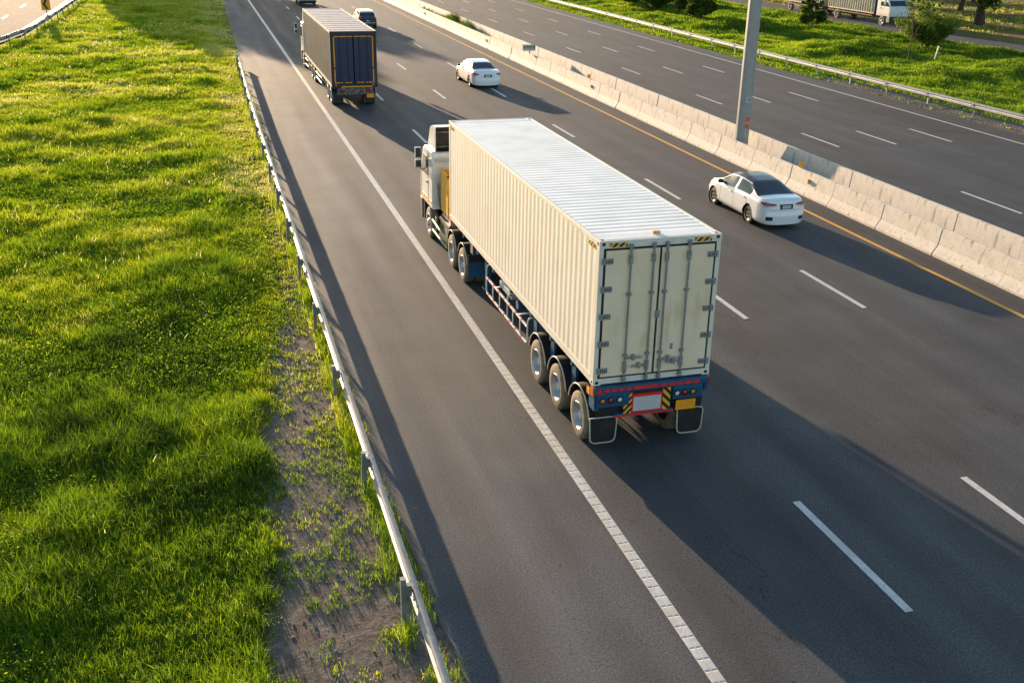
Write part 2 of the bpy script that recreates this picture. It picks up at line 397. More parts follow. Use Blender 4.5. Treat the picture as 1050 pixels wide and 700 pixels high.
def line(x0, x1, y0, y1, m, z=.008): m.sheet([(x0,y0), (x1,y0), (x1,y1), (x0,y1)], z)
LN = 3.586
wl = MB(); line(-.105, .105, -60, 400, wl)
for k in range(3):
    xc = (k+1)*LN - .02
    for j in range(-2, 16):
        line(xc-.075, xc+.075, 11+12*j, 14.35+12*j, wl)
for xc in (22.22, 25.32, 28.42):
    for j in range(-1, 15):
        line(xc-.07, xc+.07, 6.4+12*j, 9.75+12*j, wl)
line(31.48, 31.62, -60, 400, wl); line(18.9, 19.04, -60, 400, wl)
tag(wl.build('white_road_markings', M['line_white'], fix=False), kind='structure')
yl = MB(); line(14.49, 14.65, -60, 400, yl); tag(yl.build('yellow_edge_line', M['line_yellow'], fix=False), kind='structure')
rb = MB()
for j in range(int(48/.255)):
    y = 8 + j*.255
    for a, b in ((-.09, -.012), (.012, .09)):
        rb.prism([(y, .008), (y+.025, .0125), (y+.225, .0125), (y+.242, .008)], 'x', a, b)
tag(rb.build('rumble_bars', M['line_white'], bevel=0), kind='structure')
m = MB(); line(-20.9, -20.72, 93, 99, m, .066)
vs = []; fs = []
pts = [(float(ramp_edge(y))-1.25, y) for y in (75, 80, 84, 87.6, 92, 95.5, 100, 105, 113, 122, 140, 200)]
m = MB()
for i in range(len(pts)-1):
    (a, b), (c, d) = pts[i], pts[i+1]
    m.add([(a-.09,b,.066),(a+.09,b,.066),(c+.09,d,.066),(c-.09,d,.066)], [(0,1,2,3)])
for y0, y1 in ((97.5, 101), (109.7, 113), (122, 125.7)): line(-23.4, -23.2, y0, y1, m, .066)
tag(m.build('ramp_markings', M['line_white'], fix=False), kind='structure')
m = MB(); m.box(16.1, 17.2, -60, 400, -.1, .16)
tag(m.build('median_soil', M['soil']), kind='structure')

# ------------------------------------------------------------------ concrete barriers
def barrier_row(x_of, prof, group, label, gy0, special=None):
    first = {}
    def make(gap, mm):
        b = MB(); L_ = 3.05-gap
        b.prism(prof, 'y', 0, L_)
        return b.build('concrete_barrier', mm, bevel=.018)
    for k in range(41):
        y = gy0 + 3.05*k
        gap = .032 if k % 2 == 0 else .010
        sp = special == k
        key = (gap, sp)
        if key not in first: o = first[key] = make(gap, M['concrete_grey'] if sp else M['concrete'])
        else:
            o = first[key].copy(); COL.objects.link(o)
        o.location = (x_of + random.uniform(-.012, .012), y, 0)
        if sp: tag(o, 'dark grey concrete barrier block streaked with black stains, opposite the near white sedan', 'barrier')
        else: tag(o, label, 'barrier', group)
near_prof = [(-.30,0),(-.30,.09),(-.12,.36),(-.05,.88),(.10,.88),(.17,.36),(.30,.09),(.30,0)]
far_prof = [(-.28,0),(-.28,.09),(-.15,.36),(-.09,1.0),(.07,1.0),(.14,.36),(.30,.09),(.30,0)]
barrier_row(15.9, near_prof, 'barrier blocks of the row beside the yellow line', 'pale concrete barrier block in the median row beside the yellow line', 11.45)
barrier_row(17.38, far_prof, 'barrier blocks of the row beside the far carriageway', 'pale concrete barrier block in the taller median row beside the far carriageway', 12.6)

# ------------------------------------------------------------------ guardrails
def wbeam(side):
    """cross-section (x,z) of a W-beam; side=+1 corrugation bulges to +x"""
    s = side
    o = [(0,.43),(.035,.445),(.08,.475),(.08,.515),(.035,.545),(.01,.575),(.01,.595),(.035,.625),(.08,.655),(.08,.695),(.035,.725),(0,.74)]
    return [(s*x, z) for x, z in o]
def guardrail(name, path, posts, side, label, cat, post_h=.78, postx=-.12, hb=0.0):
    root = empty(name, (path[0][0], path[0][1], 0)); tag(root, label, cat)
    ox, oy = path[0]
    prof = wbeam(side); t = .012
    vs = []; fs = []; n = len(prof)
    for x, y in path:
        for (a, z) in prof: vs.append((x-ox+a, y-oy, z+hb))
        for (a, z) in prof: vs.append((x-ox+a-side*t, y-oy, z+hb))
    K = 2*n
    for i in range(len(path)-1):
        for k in range(n-1):
            p = i*K+k; fs.append((p, p+1, p+1+K, p+K)); q = p+n; fs.append((q, q+K, q+1+K, q+1))
        fs.append((i*K, i*K+K, i*K+n+K, i*K+n)); fs.append((i*K+n-1, i*K+2*n-1, i*K+2*n-1+K, i*K+n-1+K))
    b = MB(); b.add(vs, fs); b.build('beam', M['steel'], root, smooth=50)
    sp0 = MB(); vs = []; fs = []
    for yv in (-.17, .17):
        for (a, z) in prof: vs.append((a+side*.006, yv, z+hb))
        for (a, z) in prof: vs.append((a-side*.006, yv, z+hb))
    fs = [(k, k+1, k+1+K, k+K) for k in range(K-1) if k != n-1] + [(0, n, n+K, K), (n-1, n-1+K, 2*n-1+K, 2*n-1)] + [(k, k+n, k+n+1, k+1) for k in range(n-1)] + [(K+k, K+k+1, K+k+n+1, K+k+n) for k in range(n-1)]
    sp0.add(vs, fs)
    for yv in (-.11, .11):
        for zz in (.475, .525, .645, .695): sp0.lathe_x([(0,.001),(0,.016),(side*.085,.016),(side*.095,.001)], c=(0, yv, zz+hb), n=6, m=1)
    spl = None
    pm = MB(); pm.prism([(-.04,-.045),(.04,-.045),(.04,-.037),(-.032,-.037),(-.032,.037),(.04,.037),(.04,.045),(-.04,.045)], 'z', -.1, post_h)
    pm.box(-.042, .042, -.047, .047, post_h, post_h+.012)
    bm_ = MB(); bm_.box(min(0,-postx), max(0,-postx), -.05, .05, .50+hb, .68+hb)
    bolt = MB(); bolt.lathe_x([(0,.001),(0,.028),(side*.03,.022),(side*.03,.001)], n=8)
    p0 = None
    for (x, y) in posts:
        if p0 is None:
            p0 = pm.build('post', M['steel_post'], root); b0 = bm_.build('bracket', M['steel_post'], p0)
            c0 = bolt.build('bolt', M['black'], p0); c0.location = (-postx+side*.02, 0, .585+hb); p = p0
        else:
            p = p0.copy(); COL.objects.link(p); p.parent = root
            q = b0.copy(); COL.objects.link(q); q.parent = p
            q = c0.copy(); COL.objects.link(q); q.parent = p
        if spl is None: spl = q = sp0.build('splice', [M['steel'], M['black']], root)
        else: q = spl.copy(); COL.objects.link(q); q.parent = root
        q.location = (x-ox, y-oy, 0)
        p.location = (x-ox+postx, y-oy, 0); p.rotation_euler = (random.uniform(-.02,.02), random.uniform(-.03,.03), random.uniform(-.1,.1))
    return root
def lx(y): return float(np.interp(y, [-10, 55, 74.3], [-3.86, -3.80, -3.62]))
gy = [-6.0, 0] + list(np.arange(4, 75, 4)) + [74.6]
guardrail('guardrail', [(lx(y), y) for y in gy], [(lx(y), y) for y in np.arange(-3.3, 74, 4.0)], 1,
          'galvanised steel guardrail between the grass field and the trucks\' road shoulder', 'guardrail')
guardrail('guardrail', [(34.30, y) for y in np.arange(24, 173, 4.0)], [(34.30, y) for y in np.arange(28.4, 172, 4.0)], -1,
          'long silver guardrail along the outer edge of the far carriageway', 'guardrail', postx=.12)
# blunt rail end
m = MB(); m.prism([(-.10,0),(.10,0),(.12,.10),(.05,.18),(-.05,.18),(-.12,.10)], 'z', .42, .76)
ge = m.build('rail_end', M['steel'], [o for o in COL.objects if o.name == 'guardrail'][0], bevel=.01)
ge.location = (lx(74.6)-lx(-6.0)+.0, 74.6+6.0, 0)
ry = [62, 68, 75, 80, 84, 87.6, 92, 95.5, 100, 105, 113, 122, 131, 140, 160]
guardrail('guardrail', [(float(ramp_edge(y))+.3, y) for y in ry], [(float(ramp_edge(y))+.3, y) for y in np.arange(64.6, 160, 4.0)], -1,
          'guardrail seen from behind, curving along the exit ramp', 'guardrail', postx=.12, hb=.05)

# ------------------------------------------------------------------ wheels
def tyre_wheel(parent, c, r=.5, w=.28, side=-1, dusty=True, rimr=.29, dish=.14, name='wheel', spokes=0, rimmat=None):
    """side=-1: outer face towards -x; c = centre of the outer face"""
    wr = MB()
    s = side  # outward direction
    prof = [(0-s*.02, rimr), (s*0-s*.004, rimr+.015), (0, rimr+.06), (-s*.008, r-.07), (-s*.03, r-.015), (-s*.06, r), (-s*(w/2-.008), r), (-s*(w/2), r-.012), (-s*(w/2+.008), r), (-s*(w-.06), r), (-s*(w-.03), r-.015), (-s*w, r-.08), (-s*w, rimr)]
    e = empty(name, c); e.parent = parent
    wr.lathe_x(prof, n=32)
    wr.build('tyre', M['tyre_dusty'] if dusty else M['tyre'], e, smooth=40)
    rm = MB()
    prof = [(-s*.012, rimr+.002), (-s*.0, rimr-.008), (-s*.02, rimr-.03), (-s*dish*.6, rimr-.05), (-s*dish, rimr-.09), (-s*dish, .16), (-s*(dish-.03), .13), (-s*(dish-.09), .09), (-s*(dish-.10), .001)]
    prof = [(x, min(q, rimr)) for x, q in prof]
    if not spokes:
        rm.lathe_x(prof, n=32)
        for k in range(8):
            a = 2*math.pi*k/8; rm.lathe_x([(-s*dish,.016),(-s*(dish-.03),.014),(-s*(dish-.03),.001)], c=(0,.145*math.cos(a),.145*math.sin(a)), n=6)
    else:
        rm.lathe_x([(-s*.01, rimr+.002),(-s*.0, rimr-.008),(-s*.012, rimr-.03),(-s*.12, rimr-.04),(-s*.12,.001)], n=30)
        rm.lathe_x([(-s*.02,.055),(-s*.02,.001)], n=12)
        rm.lathe_x([(-s*.12,.06),(-s*.02,.055)], n=12)
    rm.build('rim', rimmat or M['rim'], e, smooth=35)
    if spokes:
        sp = MB()
        for k in range(spokes):
            a = 2*math.pi*k/spokes+.3; ca, sa = math.cos(a), math.sin(a); hw = .032
            q = []
            for rad, hh in ((.04, hw*1.2), (rimr-.012, hw)):
                q.append((rad*ca - hh*sa, rad*sa + hh*ca)); q.append((rad*ca + hh*sa, rad*sa - hh*ca))
            x0, x1 = -s*.012, -s*.04
            vs = [(x0,*q[0]),(x0,*q[1]),(x0,*q[3]),(x0,*q[2]),(x1,*q[0]),(x1,*q[1]),(x1,*q[3]),(x1,*q[2])]
            sp.add(vs, [(0,1,2,3),(7,6,5,4),(0,4,5,1),(1,5,6,2),(2,6,7,3),(3,7,4,0)])
        sp.build('spokes', M['spoke'], e)
    return e

# ------------------------------------------------------------------ corrugated sheet helpers
def corr_side(m, x, y0, y1, z0, z1, depth, pitch, side, duty=(.26,.24,.26,.24)):
    """vertical corrugation along y; outer plane at x, going inward by depth.  side=+1: faces +x"""
    n = max(1, int(round((y1-y0)/pitch))); p = (y1-y0)/n
    pts = []
    for i in range(n):
        a = y0+i*p
        pts += [(x, a), (x, a+duty[0]*p), (x-side*depth, a+(duty[0]+duty[1])*p), (x-side*depth, a+(duty[0]+duty[1]+duty[2])*p)]
    pts.append((x, y1))
    vs = [(a,b,z0) for a,b in pts] + [(a,b,z1) for a,b in pts]; k = len(pts)
    m.add(vs, [(i, i+1, i+1+k, i+k) for i in range(k-1)])
def corr_roof(m, z, y0, y1, x0, x1, depth, pitch, crown=.0):
    n = max(1, int(round((y1-y0)/pitch))); p = (y1-y0)/n; pts = []
    for i in range(n):
        a = y0+i*p
        pts += [(z, a), (z, a+.20*p), (z-depth, a+.5*p), (z-depth, a+.70*p)]
    pts.append((z, y1))
    vs = [(x0,b,a) for a,b in pts] + [(x1,b,a) for a,b in pts]; k = len(pts)
    m.add(vs, [(i, i+k, i+1+k, i+1) for i in range(k-1)])

# ------------------------------------------------------------------ mudguard
def mudguard(parent, yc, zc, r, x0, x1, a0, a1, material, name='mudguard', edge=True, edgemat=None):
    m = MB(); n = 14; vs = []; fs = []
    for i in range(n+1):
        a = R_(a0 + (a1-a0)*i/n)
        for rr in (r, r+.012):
            for x in (x0, x1): vs.append((x, yc+rr*math.cos(a), zc+rr*math.sin(a)))
    for i in range(n):
        p, q = i*4, i*4+4
        fs += [(p,p+1,q+1,q), (p+2,q+2,q+3,p+3), (p,q,q+2,p+2), (p+1,p+3,q+3,q+1)]
    fs += [(0,2,3,1), (n*4, n*4+1, n*4+3, n*4+2)]
    m.add(vs, fs); o = m.build(name, material, parent, smooth=40)
    if edge:
        t = MB(); t.tube([(x0, yc+(r+.006)*math.cos(R_(a0+(a1-a0)*i/n)), zc+(r+.006)*math.sin(R_(a0+(a1-a0)*i/n))) for i in range(n+1)], .014, 6)
        t.build('guard_trim', edgemat or M['light_trim'], o, smooth=True)
    return o

def rtube(pts, r=.02, n=8):
    """polyline with rounded corners"""
    P = [Vector(p) for p in pts]; out = [P[0]]
    for i in range(1, len(P)-1):
        a, b, c = P[i-1], P[i], P[i+1]; d = min(.12, (a-b).length*.45, (c-b).length*.45)
        s = b+(a-b).normalized()*d; e = b+(c-b).normalized()*d
        for t in (0, .25, .5, .75, 1): out.append(s*(1-t)**2 + b*2*t*(1-t) + e*t*t)
    out.append(P[-1]); return out

def mudflap(parent, x0, x1, y, z0, z1, framed=True):
    m = MB(); m.box(x0+.02, x1-.02, y, y+.012, z0+.02, z1-.01); f = m.build('mudflap', M['black'], parent)
    if framed:
        t = MB(); t.tube(rtube([(x0,y-.012,z1),(x0+.03,y-.012,z0),(x1-.03,y-.012,z0),(x1,y-.012,z1),(x0,y-.012,z1)]), .013, 8)
        t.build('flap_frame', M['light_trim'], f, smooth=True)
    return f

# ------------------------------------------------------------------ container truck
def cab(parent, y0, y1, xw, z0, zr, ztop, color, deflector=True, mirror_x=1.5, stripe=None, screen=None):
    """y0 rear wall, y1 front; zr roof of the cabin, ztop top of the air deflector"""
    c = MB(); gy = y1-.42
    prof = [(y0, z0), (y0, zr-.08), (y0+.08, zr), (y1-.75, zr), (y1-.45, zr-.12), (y1-.06, z0+.98), (y1, z0+.55), (y1, z0-.02)]
    c.prism(prof, 'x', -xw, xw)
    body = c.build('cab', color, parent, bevel=.05, smooth=35)
    # wheel arch dark lower skirt and bumper
    b = MB(); b.box(-xw-.01, xw+.01, y1-.35, y1+.08, .38, z0+.02); b.build('bumper', M['chassis'], body, bevel=.04)
    for s in (-1, 1):
        g = MB()
        poly = [(y0+.62, z0+.98), (y0+.62, zr-.28), (y1-.62, zr-.28), (y1-.22, z0+.98)]
        x = s*(xw+.004); g.prism(poly, 'x', x, x+s*.012)
        w = g.build('side_window', M['glass_g'], body)
        g = MB(); g.box(s*xw, s*(xw+.006), y0+.60, y0+.615, z0+.1, zr-.2); g.box(s*xw, s*(xw+.006), y1-.20, y1-.185, z0+.1, z0+.9); g.box(s*xw, s*(xw+.006), y0+.6, y1-.19, z0+.09, z0+.105)
        g.build('door_gap', M['plastic'], body)
        g = MB(); g.box(s*xw, s*(xw+.035), y0+.68, y0+.86, z0+.72, z0+.78); g.build('door_handle', M['plastic'], body, bevel=.008)
        # step box
        g = MB(); g.box(s*(xw-.02), s*(xw-.4), y1-.55, y1-.2, .42, z0-.05); g.build('step', M['chassis'], body)
    g = MB(); g.add([(-xw+.1,y1-.435,zr-.16),(xw-.1,y1-.435,zr-.16),(xw-.08,y1-.045,z0+1.02),(-xw+.08,y1-.045,z0+1.02)], [(0,1,2,3)])
    for k in range(4): x_, y_, z_ = g.v[k]; g.v[k] = (x_, y_+.02, z_+.012)
    g.build('windscreen', screen or M['glass'], body, fix=False)
    if stripe:
        g = MB()
        for s in (-1, 1): g.box(s*(xw+.002), s*(xw+.008), y0+.1, y1-.1, z0+.16, z0+.24)
        g.build('side_stripe', stripe, body)
    if deflector:
        d = MB()  # hollow shell open at the rear
        t = .035
        front = [(y1-.75, zr), (y1-1.25, ztop-.06), (y1-1.5, ztop)]
        outer = [(y0+.02, zr), (y0+.02, ztop), (y1-1.5, ztop), (y1-1.2, ztop-.1), (y1-.8, zr)]
        for s in (-1, 1): d.prism(outer, 'x', s*(xw-.10), s*(xw-.10-t))
        d.add([(-xw+.1,y0+.02,ztop+.003),(xw-.1,y0+.02,ztop+.003),(xw-.1,y1-1.5,ztop+.003),(-xw+.1,y1-1.5,ztop+.003),(-xw+.1,y1-1.2,ztop-.1),(xw-.1,y1-1.2,ztop-.1),(-xw+.1,y1-.8,zr),(xw-.1,y1-.8,zr)],
              [(0,1,2,3),(3,2,5,4),(4,5,7,6)])
        d.build('air_deflector', color, body, fix=False)
        d = MB(); d.tube([(-xw+.14,y0+.15,ztop-.18),(xw-.14,y0+.15,ztop-.18)], .03, 8); d.tube([(-xw+.14,y0+.3,zr+.1),(xw-.14,y0+.3,zr+.1)], .03, 8)
        d.tube([(-.4,y0+.15,zr),(-.4,y0+.3,ztop-.02)], .025, 6); d.tube([(.4,y0+.15,zr),(.4,y0+.3,ztop-.02)], .025, 6)
        d.build('deflector_bracing', M['dirty'], body, smooth=40)
        d = MB()
        for s in (-1, 1): d.box(s*(xw-.136), s*(xw-.142), y0+.02, y1-1.5, zr, ztop-.01)
        d.box(-xw+.142, xw-.142, y0+.03, y1-1.45, ztop-.012, ztop-.004); d.box(-xw+.142, xw-.142, y0+.02, y1-1.45, zr+.002, zr+.01); d.box(-xw+.142, xw-.142, y1-1.46, y1-1.45, zr, ztop-.012)
        d.build('deflector_lining', M['chassis'], body)
        d = MB(); d.box(-xw+.10, xw-.10, y0-.05, y0-.002, zr-.30, zr-.20); d.box(-xw+.15, xw-.15, y0-.012, y0-.003, z0+.1, z0+.9); d.build('rear_panel', M['plate_grey'], body)
    for s in (-1, 1):
        t = MB(); my = y1-.35
        t.tube(rtube([(s*(xw-.02),my-.1,zr-.05),(s*mirror_x,my-.25,zr+.05),(s*(mirror_x+.02),my-.28,z0+1.1),(s*(xw),my-.05,z0+.95)]), .016, 6)
        a = t.build('mirror_arm', M['plastic'], body, smooth=True)
        t = MB()
        t.box(s*(mirror_x-.02), s*(mirror_x+.19), my-.36, my-.26, z0+1.42, z0+1.78)
        t.box(s*(mirror_x-.02), s*(mirror_x+.19), my-.36, my-.26, z0+1.10, z0+1.38)
        t.build('mirror', M['white'] if stripe else M['plastic'], a, bevel=.03)
        t = MB()
        t.box(s*(mirror_x), s*(mirror_x+.17), my-.366, my-.361, z0+1.45, z0+1.75); t.box(s*(mirror_x), s*(mirror_x+.17), my-.366, my-.361, z0+1.13, z0+1.35)
        t.build('mirror_glass', M['glass_g'], a)
    return body

def lamp(parent, x, y, z, r, lens, name='tail_lamp'):
    m = MB(); m.lathe_y([(0, r+.014), (-.03, r+.014), (-.03, r), (-.012, r)], c=(x,y,z)); o = m.build(name, M['black'], parent, smooth=40)
    m = MB(); m.lathe_y([(-.012, r), (-.024, r*.8), (-.03, .001)], c=(x,y,z)); m.build('lens', lens, o, smooth=True)

def container_truck():
    cx = 1.744
    T = empty('container_truck', (cx, 16.98, 0), label='long articulated truck carrying a cream corrugated shipping container, nearest to the camera', cat='truck')
    L_, hw, z0, z1 = 12.19, 1.219, 1.47, 4.34
    # --- container body: frame + corrugated sides
    f = MB()
    for s in (-1, 1):
        f.box(s*hw, s*(hw-.06), .16, L_-.16, z0+.02, z0+.18)       # bottom rail
        f.box(s*hw, s*(hw-.06), .16, L_-.16, z1-.10, z1-.02)       # top rail
        f.box(s*(hw-.002), s*(hw-.09), .002, .16, z0+.12, z1-.12)  # rear post
        f.box(s*(hw-.002), s*(hw-.09), L_-.16, L_-.002, z0+.12, z1-.12)
        corr_side(f, s*(hw-.006), .16, L_-.16, z0+.18, z1-.10, .0055, .278, s, (.18,.32,.18,.32))
    f.box(-hw+.09, hw-.09, .003, .12, z1-.145, z1-.02)             # door header
    f.box(-hw+.09, hw-.09, .003, .12, z0+.02, z0+.135)             # door sill
    f.box(-hw+.09, hw-.09, L_-.10, L_-.003, z0+.02, z1-.02)        # front wall
    f.box(-hw+.06, hw-.06, .12, L_-.1, z0+.03, z0+.06)             # floor
    C_ = f.build('container', M['cream'], T, bevel=.006)
    rf = MB(); corr_roof(rf, z1-.012, .42, L_-.35, -hw+.055, hw-.055, .0045, .232)
    rf.box(-hw+.056, hw-.056, .12, .42, z1-.04, z1-.010); rf.box(-hw+.056, hw-.056, L_-.35, L_-.05, z1-.04, z1-.010)
    rf.build('roof_panel', M['roof_white'], C_)
    rl = MB()
    for s in (-1, 1): rl.box(s*(hw-.001), s*(hw-.056), .17, L_-.17, z1-.03, z1-.004)
    rl.box(-hw+.06, hw-.06, .001, .06, z1-.03, z1-.004); rl.box(-hw+.06, hw-.06, L_-.06, L_-.001, z1-.03, z1-.004)
    rl.build('roof_edge_rail', M['cream'], C_, bevel=.006)
    # corner castings
    cc = None
    for s in (-1, 1):
        for yy_ in (0, L_-.178):
            for zz in (z0, z1-.118):
                if cc is None:
                    q = MB(); q.box(-.081, .081, 0, .178, 0, .118); q.box(-.034, .034, -.003, .01, .03, .09, 1); q.box(-.03, .03, .05, .13, .1, .1205, 1)
                    q.box(-.0835, -.07, .05, .12, .03, .09, 1); q.box(.07, .0835, .05, .12, .03, .09, 1)
                    o = cc = q.build('corner_casting', [M['cream'], M['black']], C_, bevel=.006)
                else:
                    o = cc.copy(); COL.objects.link(o); o.parent = C_
                o.location = (s*(hw-.079), yy_-.004, zz)
    # doors
    gk = MB(); gk.box(-hw+.095, hw-.095, .012, .03, z0+.136, z1-.146); gk.build('door_gasket', M['black'], C_)
    zb, zt = z0+.175, z1-.185
    for s in (-1, 1):
        d = MB(); d.box(s*.022, s*(hw-.135), -.012, .011, zb, zt)
        for a, b in ((zb+.02, zb+.10), (zt-.10, zt-.02)): d.box(s*.03, s*(hw-.15), -.018, -.010, a, b)
        d.build('door', M['cream_door'], C_, bevel=.006)
    for s, zs in ((-1, (3.96,3.42,2.88,2.33,1.78)), (1, (3.96,3.42,2.88,2.33,1.78))):
        for z in zs:
            h = MB(); h.box(s*(hw-.055), s*(hw-.27), -.034, -.012, z-.055, z+.055)
            h.box(s*(hw-.07), s*(hw-.11), -.045, -.030, z-.065, z+.065)
            for q in (.13, .17, .21, .25):
                h.box(s*(hw-q), s*(hw-q-.012), -.040, -.030, z-.03, z+.03, 1)
            h.build('hinge', [M['zinc'], M['black']], C_, bevel=.004)
    for xr in (-.61, -.155, .11, .56):
        r = MB(); r.tube([(xr, -.055, z0+.06), (xr, -.055, z1-.06)], .019, 10)
        for z, h in ((z0+.10, .10), (z0+.36, .20), (z1-.12, .10), (z1-.36, .16)):
            r.box(xr-.035, xr+.035, -.065, -.02, z-h/2, z+h/2)
        for z in (3.30, 2.07): r.box(xr-.045, xr+.045, -.066, -.016, z-.025, z+.025)
        r.build('lock_rod', M['zinc'], C_, smooth=35)
    for xr, sx, z in ((-.61, 1, 2.02), (-.155, -1, 1.84), (.11, 1, 1.93), (.56, -1, 1.86)):
        h = MB(); h.box(xr, xr+sx*.34, -.095, -.075, z-.014, z+.014); h.box(xr+sx*.14, xr+sx*.20, -.085, -.018, z-.055, z+.055)
        h.build('door_handle', M['zinc'], C_, bevel=.004)
    h = MB(); h.box(-.04, .04, -.04, -.012, 2.78, 2.93); h.build('seal_bracket', M['zinc'], C_, bevel=.004)
    h = MB(); h.box(.33, .37, -.03, -.018, 2.1, 2.22); h.box(.335, .365, -.045, -.03, 2.13, 2.16); h.build('door_catch', M['zinc'], C_)
    h = MB(); h.box(-.05, .10, .30, .36, z1-.012, z1+.035); h.build('roof_lug', M['amber'], C_, bevel=.008)
    # hazard tape on header and beside the posts
    for a, b in ((-hw+.20, -hw+.55), (hw-.55, hw-.20)):
        h = MB(); h.box(a, b, -.0015, .0025, z1-.125, z1-.045); h.build('hazard_tape', M['hazard'], C_)
    for s in (-1, 1):
        h = MB(); h.box(s*(hw+.0035), s*(hw+.001), .20, .55, z1-.20, z1-.115); h.build('hazard_tape', M['hazard_y'], C_)
        h = MB(); h.box(s*(hw+.0035), s*(hw+.001), L_-.55, L_-.20, z1-.20, z1-.115); h.build('hazard_tape', M['hazard_y'], C_)
    # --- trailer chassis
    ch = MB()
    for s in (-1, 1):
        ch.box(s*.42, s*.56, .1, 11.9, 1.40, 1.455); ch.box(s*.48, s*.50, .1, 11.9, 1.06, 1.40); ch.box(s*.42, s*.56, .1, 11.9, 1.02, 1.06)
    for y in (1.45, 2.85, 4.3, 6.0, 7.6, 9.2, 10.8): ch.box(-1.14, 1.14, y-.05, y+.05, 1.28, 1.45)
    for y in (1.45, 2.85, 4.1):
        for s in (-1, 1): ch.box(s*1.02, s*1.08, y-.12, y+.12, .75, 1.28)
    CH = ch.build('trailer_chassis', M['blue'], T, bevel=.006)
    b = MB()
    b.box(-1.19, 1.16, -.12, .14, 1.335, 1.462)
    b.box(-1.15, -.50, -.13, .02, 1.05, 1.335); b.box(.42, 1.06, -.13, .02, 1.06, 1.335)
    b.box(-.78, .46, -.10, .02, .80, .86)
    b.box(-1.19, -1.10, -.05, .25, .95, 1.335); b.box(1.12, 1.19, -.05, .25, 1.15, 1.335)
    RB = b.build('rear_beam', M['blue'], CH, bevel=.012)
    def deco(nm, x0, x1, z0_, z1_, mm, y=-.122, d=.006, parent=RB):
        q = MB(); q.box(x0, x1, y-d, y, z0_, z1_); return q.build(nm, mm, CH)
    t = MB(); 
    for a in (-1.02, -.87, -.72, -.57): t.box(a, a+.11, -.127, -.1205, 1.368, 1.432)
    t.box(-.42, .10, -.127, -.1205, 1.368, 1.432)
    for a in (.15, .32, .49, .66, .83): t.box(a, a+.13, -.127, -.1205, 1.368, 1.432)
    t.build('reflective_tape', M['red'], CH)
    t = MB(); t.prism([(-1.19, 1.345), (-1.04, 1.345), (-1.115, 1.455)], 'y', -.13, -.1205); t.build('reflector_triangle', M['red'], CH)
    for x, ln in ((-1.05,'lens_amber'),(-.88,'lens_red'),(-.70,'lens_white'),(.50,'lens_white'),(.67,'lens_red'),(.84,'lens_amber')):
        lamp(CH, x, -.13, 1.195, .052, M[ln])
    t = MB(); t.box(-.46, .22, -.11, -.06, .87, 1.33); t.build('plate_backing', M['black'], CH)
    t = MB()
    for a, b_, c, d in ((-.43,.20,.875,.90), (-.43,.20,1.20,1.26), (-.43,-.405,.90,1.20), (.175,.20,.90,1.20)): t.box(a, b_, -.118, -.112, c, d)
    t.build('plate_border', M['red'], CH)
    t = MB(); t.box(-.405, .175, -.1155, -.111, .90, 1.20); t.build('number_plate', M['plate_grey'], CH)
    t = MB(); t.box(-.60, -.44, -.118, -.07, .87, 1.33); t.build('chevron_board', M['hazard'], CH)
    t = MB(); t.box(.21, .37, -.118, -.07, .87, 1.33); t.build('chevron_board', M['hazard_m'], CH)
    t = MB(); t.box(-.78, .46, -.107, -.1015, .80, .835); t.build('bumper_tape', M['red'], CH)
    t = MB(); t.box(.49, .91, -.14, -.131, .83, 1.04); t.build('orange_plate', M['amber'], CH)
    for s in (-1, 1):
        t = MB(); t.box(s*1.22, s*1.16, -.04, .12, 1.25, 1.45); t.build('marker_lamp', M['lens_amber'] if s < 0 else M['lens_red'], CH, bevel=.01)
        t = MB(); t.box(s*1.225, s*1.195, .14, .30, 1.22, 1.36); t.build('side_reflector', M['amber'], CH, bevel=.004)
    t = MB(); t.box(-1.12, 1.12, .0, .02, .78, 1.08); t.build('splash_board', M['black'], CH)
    mudflap(CH, -1.26, -.69, -.03, .25, .80); mudflap(CH, .58, 1.15, -.03, .25, .80)
    # axles and wheels
    wy = (.76, 2.16, 3.54)
    ax = MB()
    for y in wy: ax.tube([(-.95,y,.5),(.95,y,.5)], .07, 10); 
    for y in wy:
        for s in (-1, 1): ax.box(s*.36, s*.50, y-.5, y+.5, .62, .72); ax.tube([(s*.43,y,.72),(s*.43,y+.2,1.05)], .05, 6)
    ax.tube([(-.3,1.4,.8),(-.3,3.6,.8)], .12, 10); ax.tube([(.3,4.6,.85),(.3,6.4,.85)], .15, 12)
    ax.build('axles', M['chassis'], CH, smooth=40)
    for y in wy:
        for s in (-1, 1):
            tyre_wheel(CH_wheels(T), (s*1.22, y, .5), side=s)
            tyre_wheel(CH_wheels(T), (s*.90, y, .5), side=s, name='inner_wheel')
            mudguard(T, y, .52, .62, s*1.20, s*.62, 12, 168, M['black'])
    # side guard
    for s in (-1, 1):
        g = MB(); x = s*1.14
        g.tube(rtube([(s*.8,8.2,1.30),(x,8.2,1.30),(x,8.2,.55),(x,4.5,.55),(x,4.5,1.18),(s*.8,4.5,1.18)]), .02, 8)
        g.tube(rtube([(s*.5,6.3,1.15),(x-s*.03,6.3,1.15),(x-s*.03,6.3,.55)]), .02, 8)
        for y in (5.1, 5.7, 6.9, 7.55): g.tube([(x,y,.55),(x,y,.97)], .016, 6)
        g.tube([(s*.6,7.3,1.0),(x,7.3,.97)], .018, 6); g.tube([(s*.6,5.3,1.0),(x,5.3,.97)], .018, 6)
        G = g.build('side_guard', M['white'], T, smooth=True)
        g = MB(); g.box(x-s*.028, x+s*.026, 4.52, 8.18, .945, .985); g.box(x-s*.028, x+s*.026, 4.58, 8.12, .53, .57); g.build('guard_rail_tape', M['redwhite_y'], G, bevel=.008)
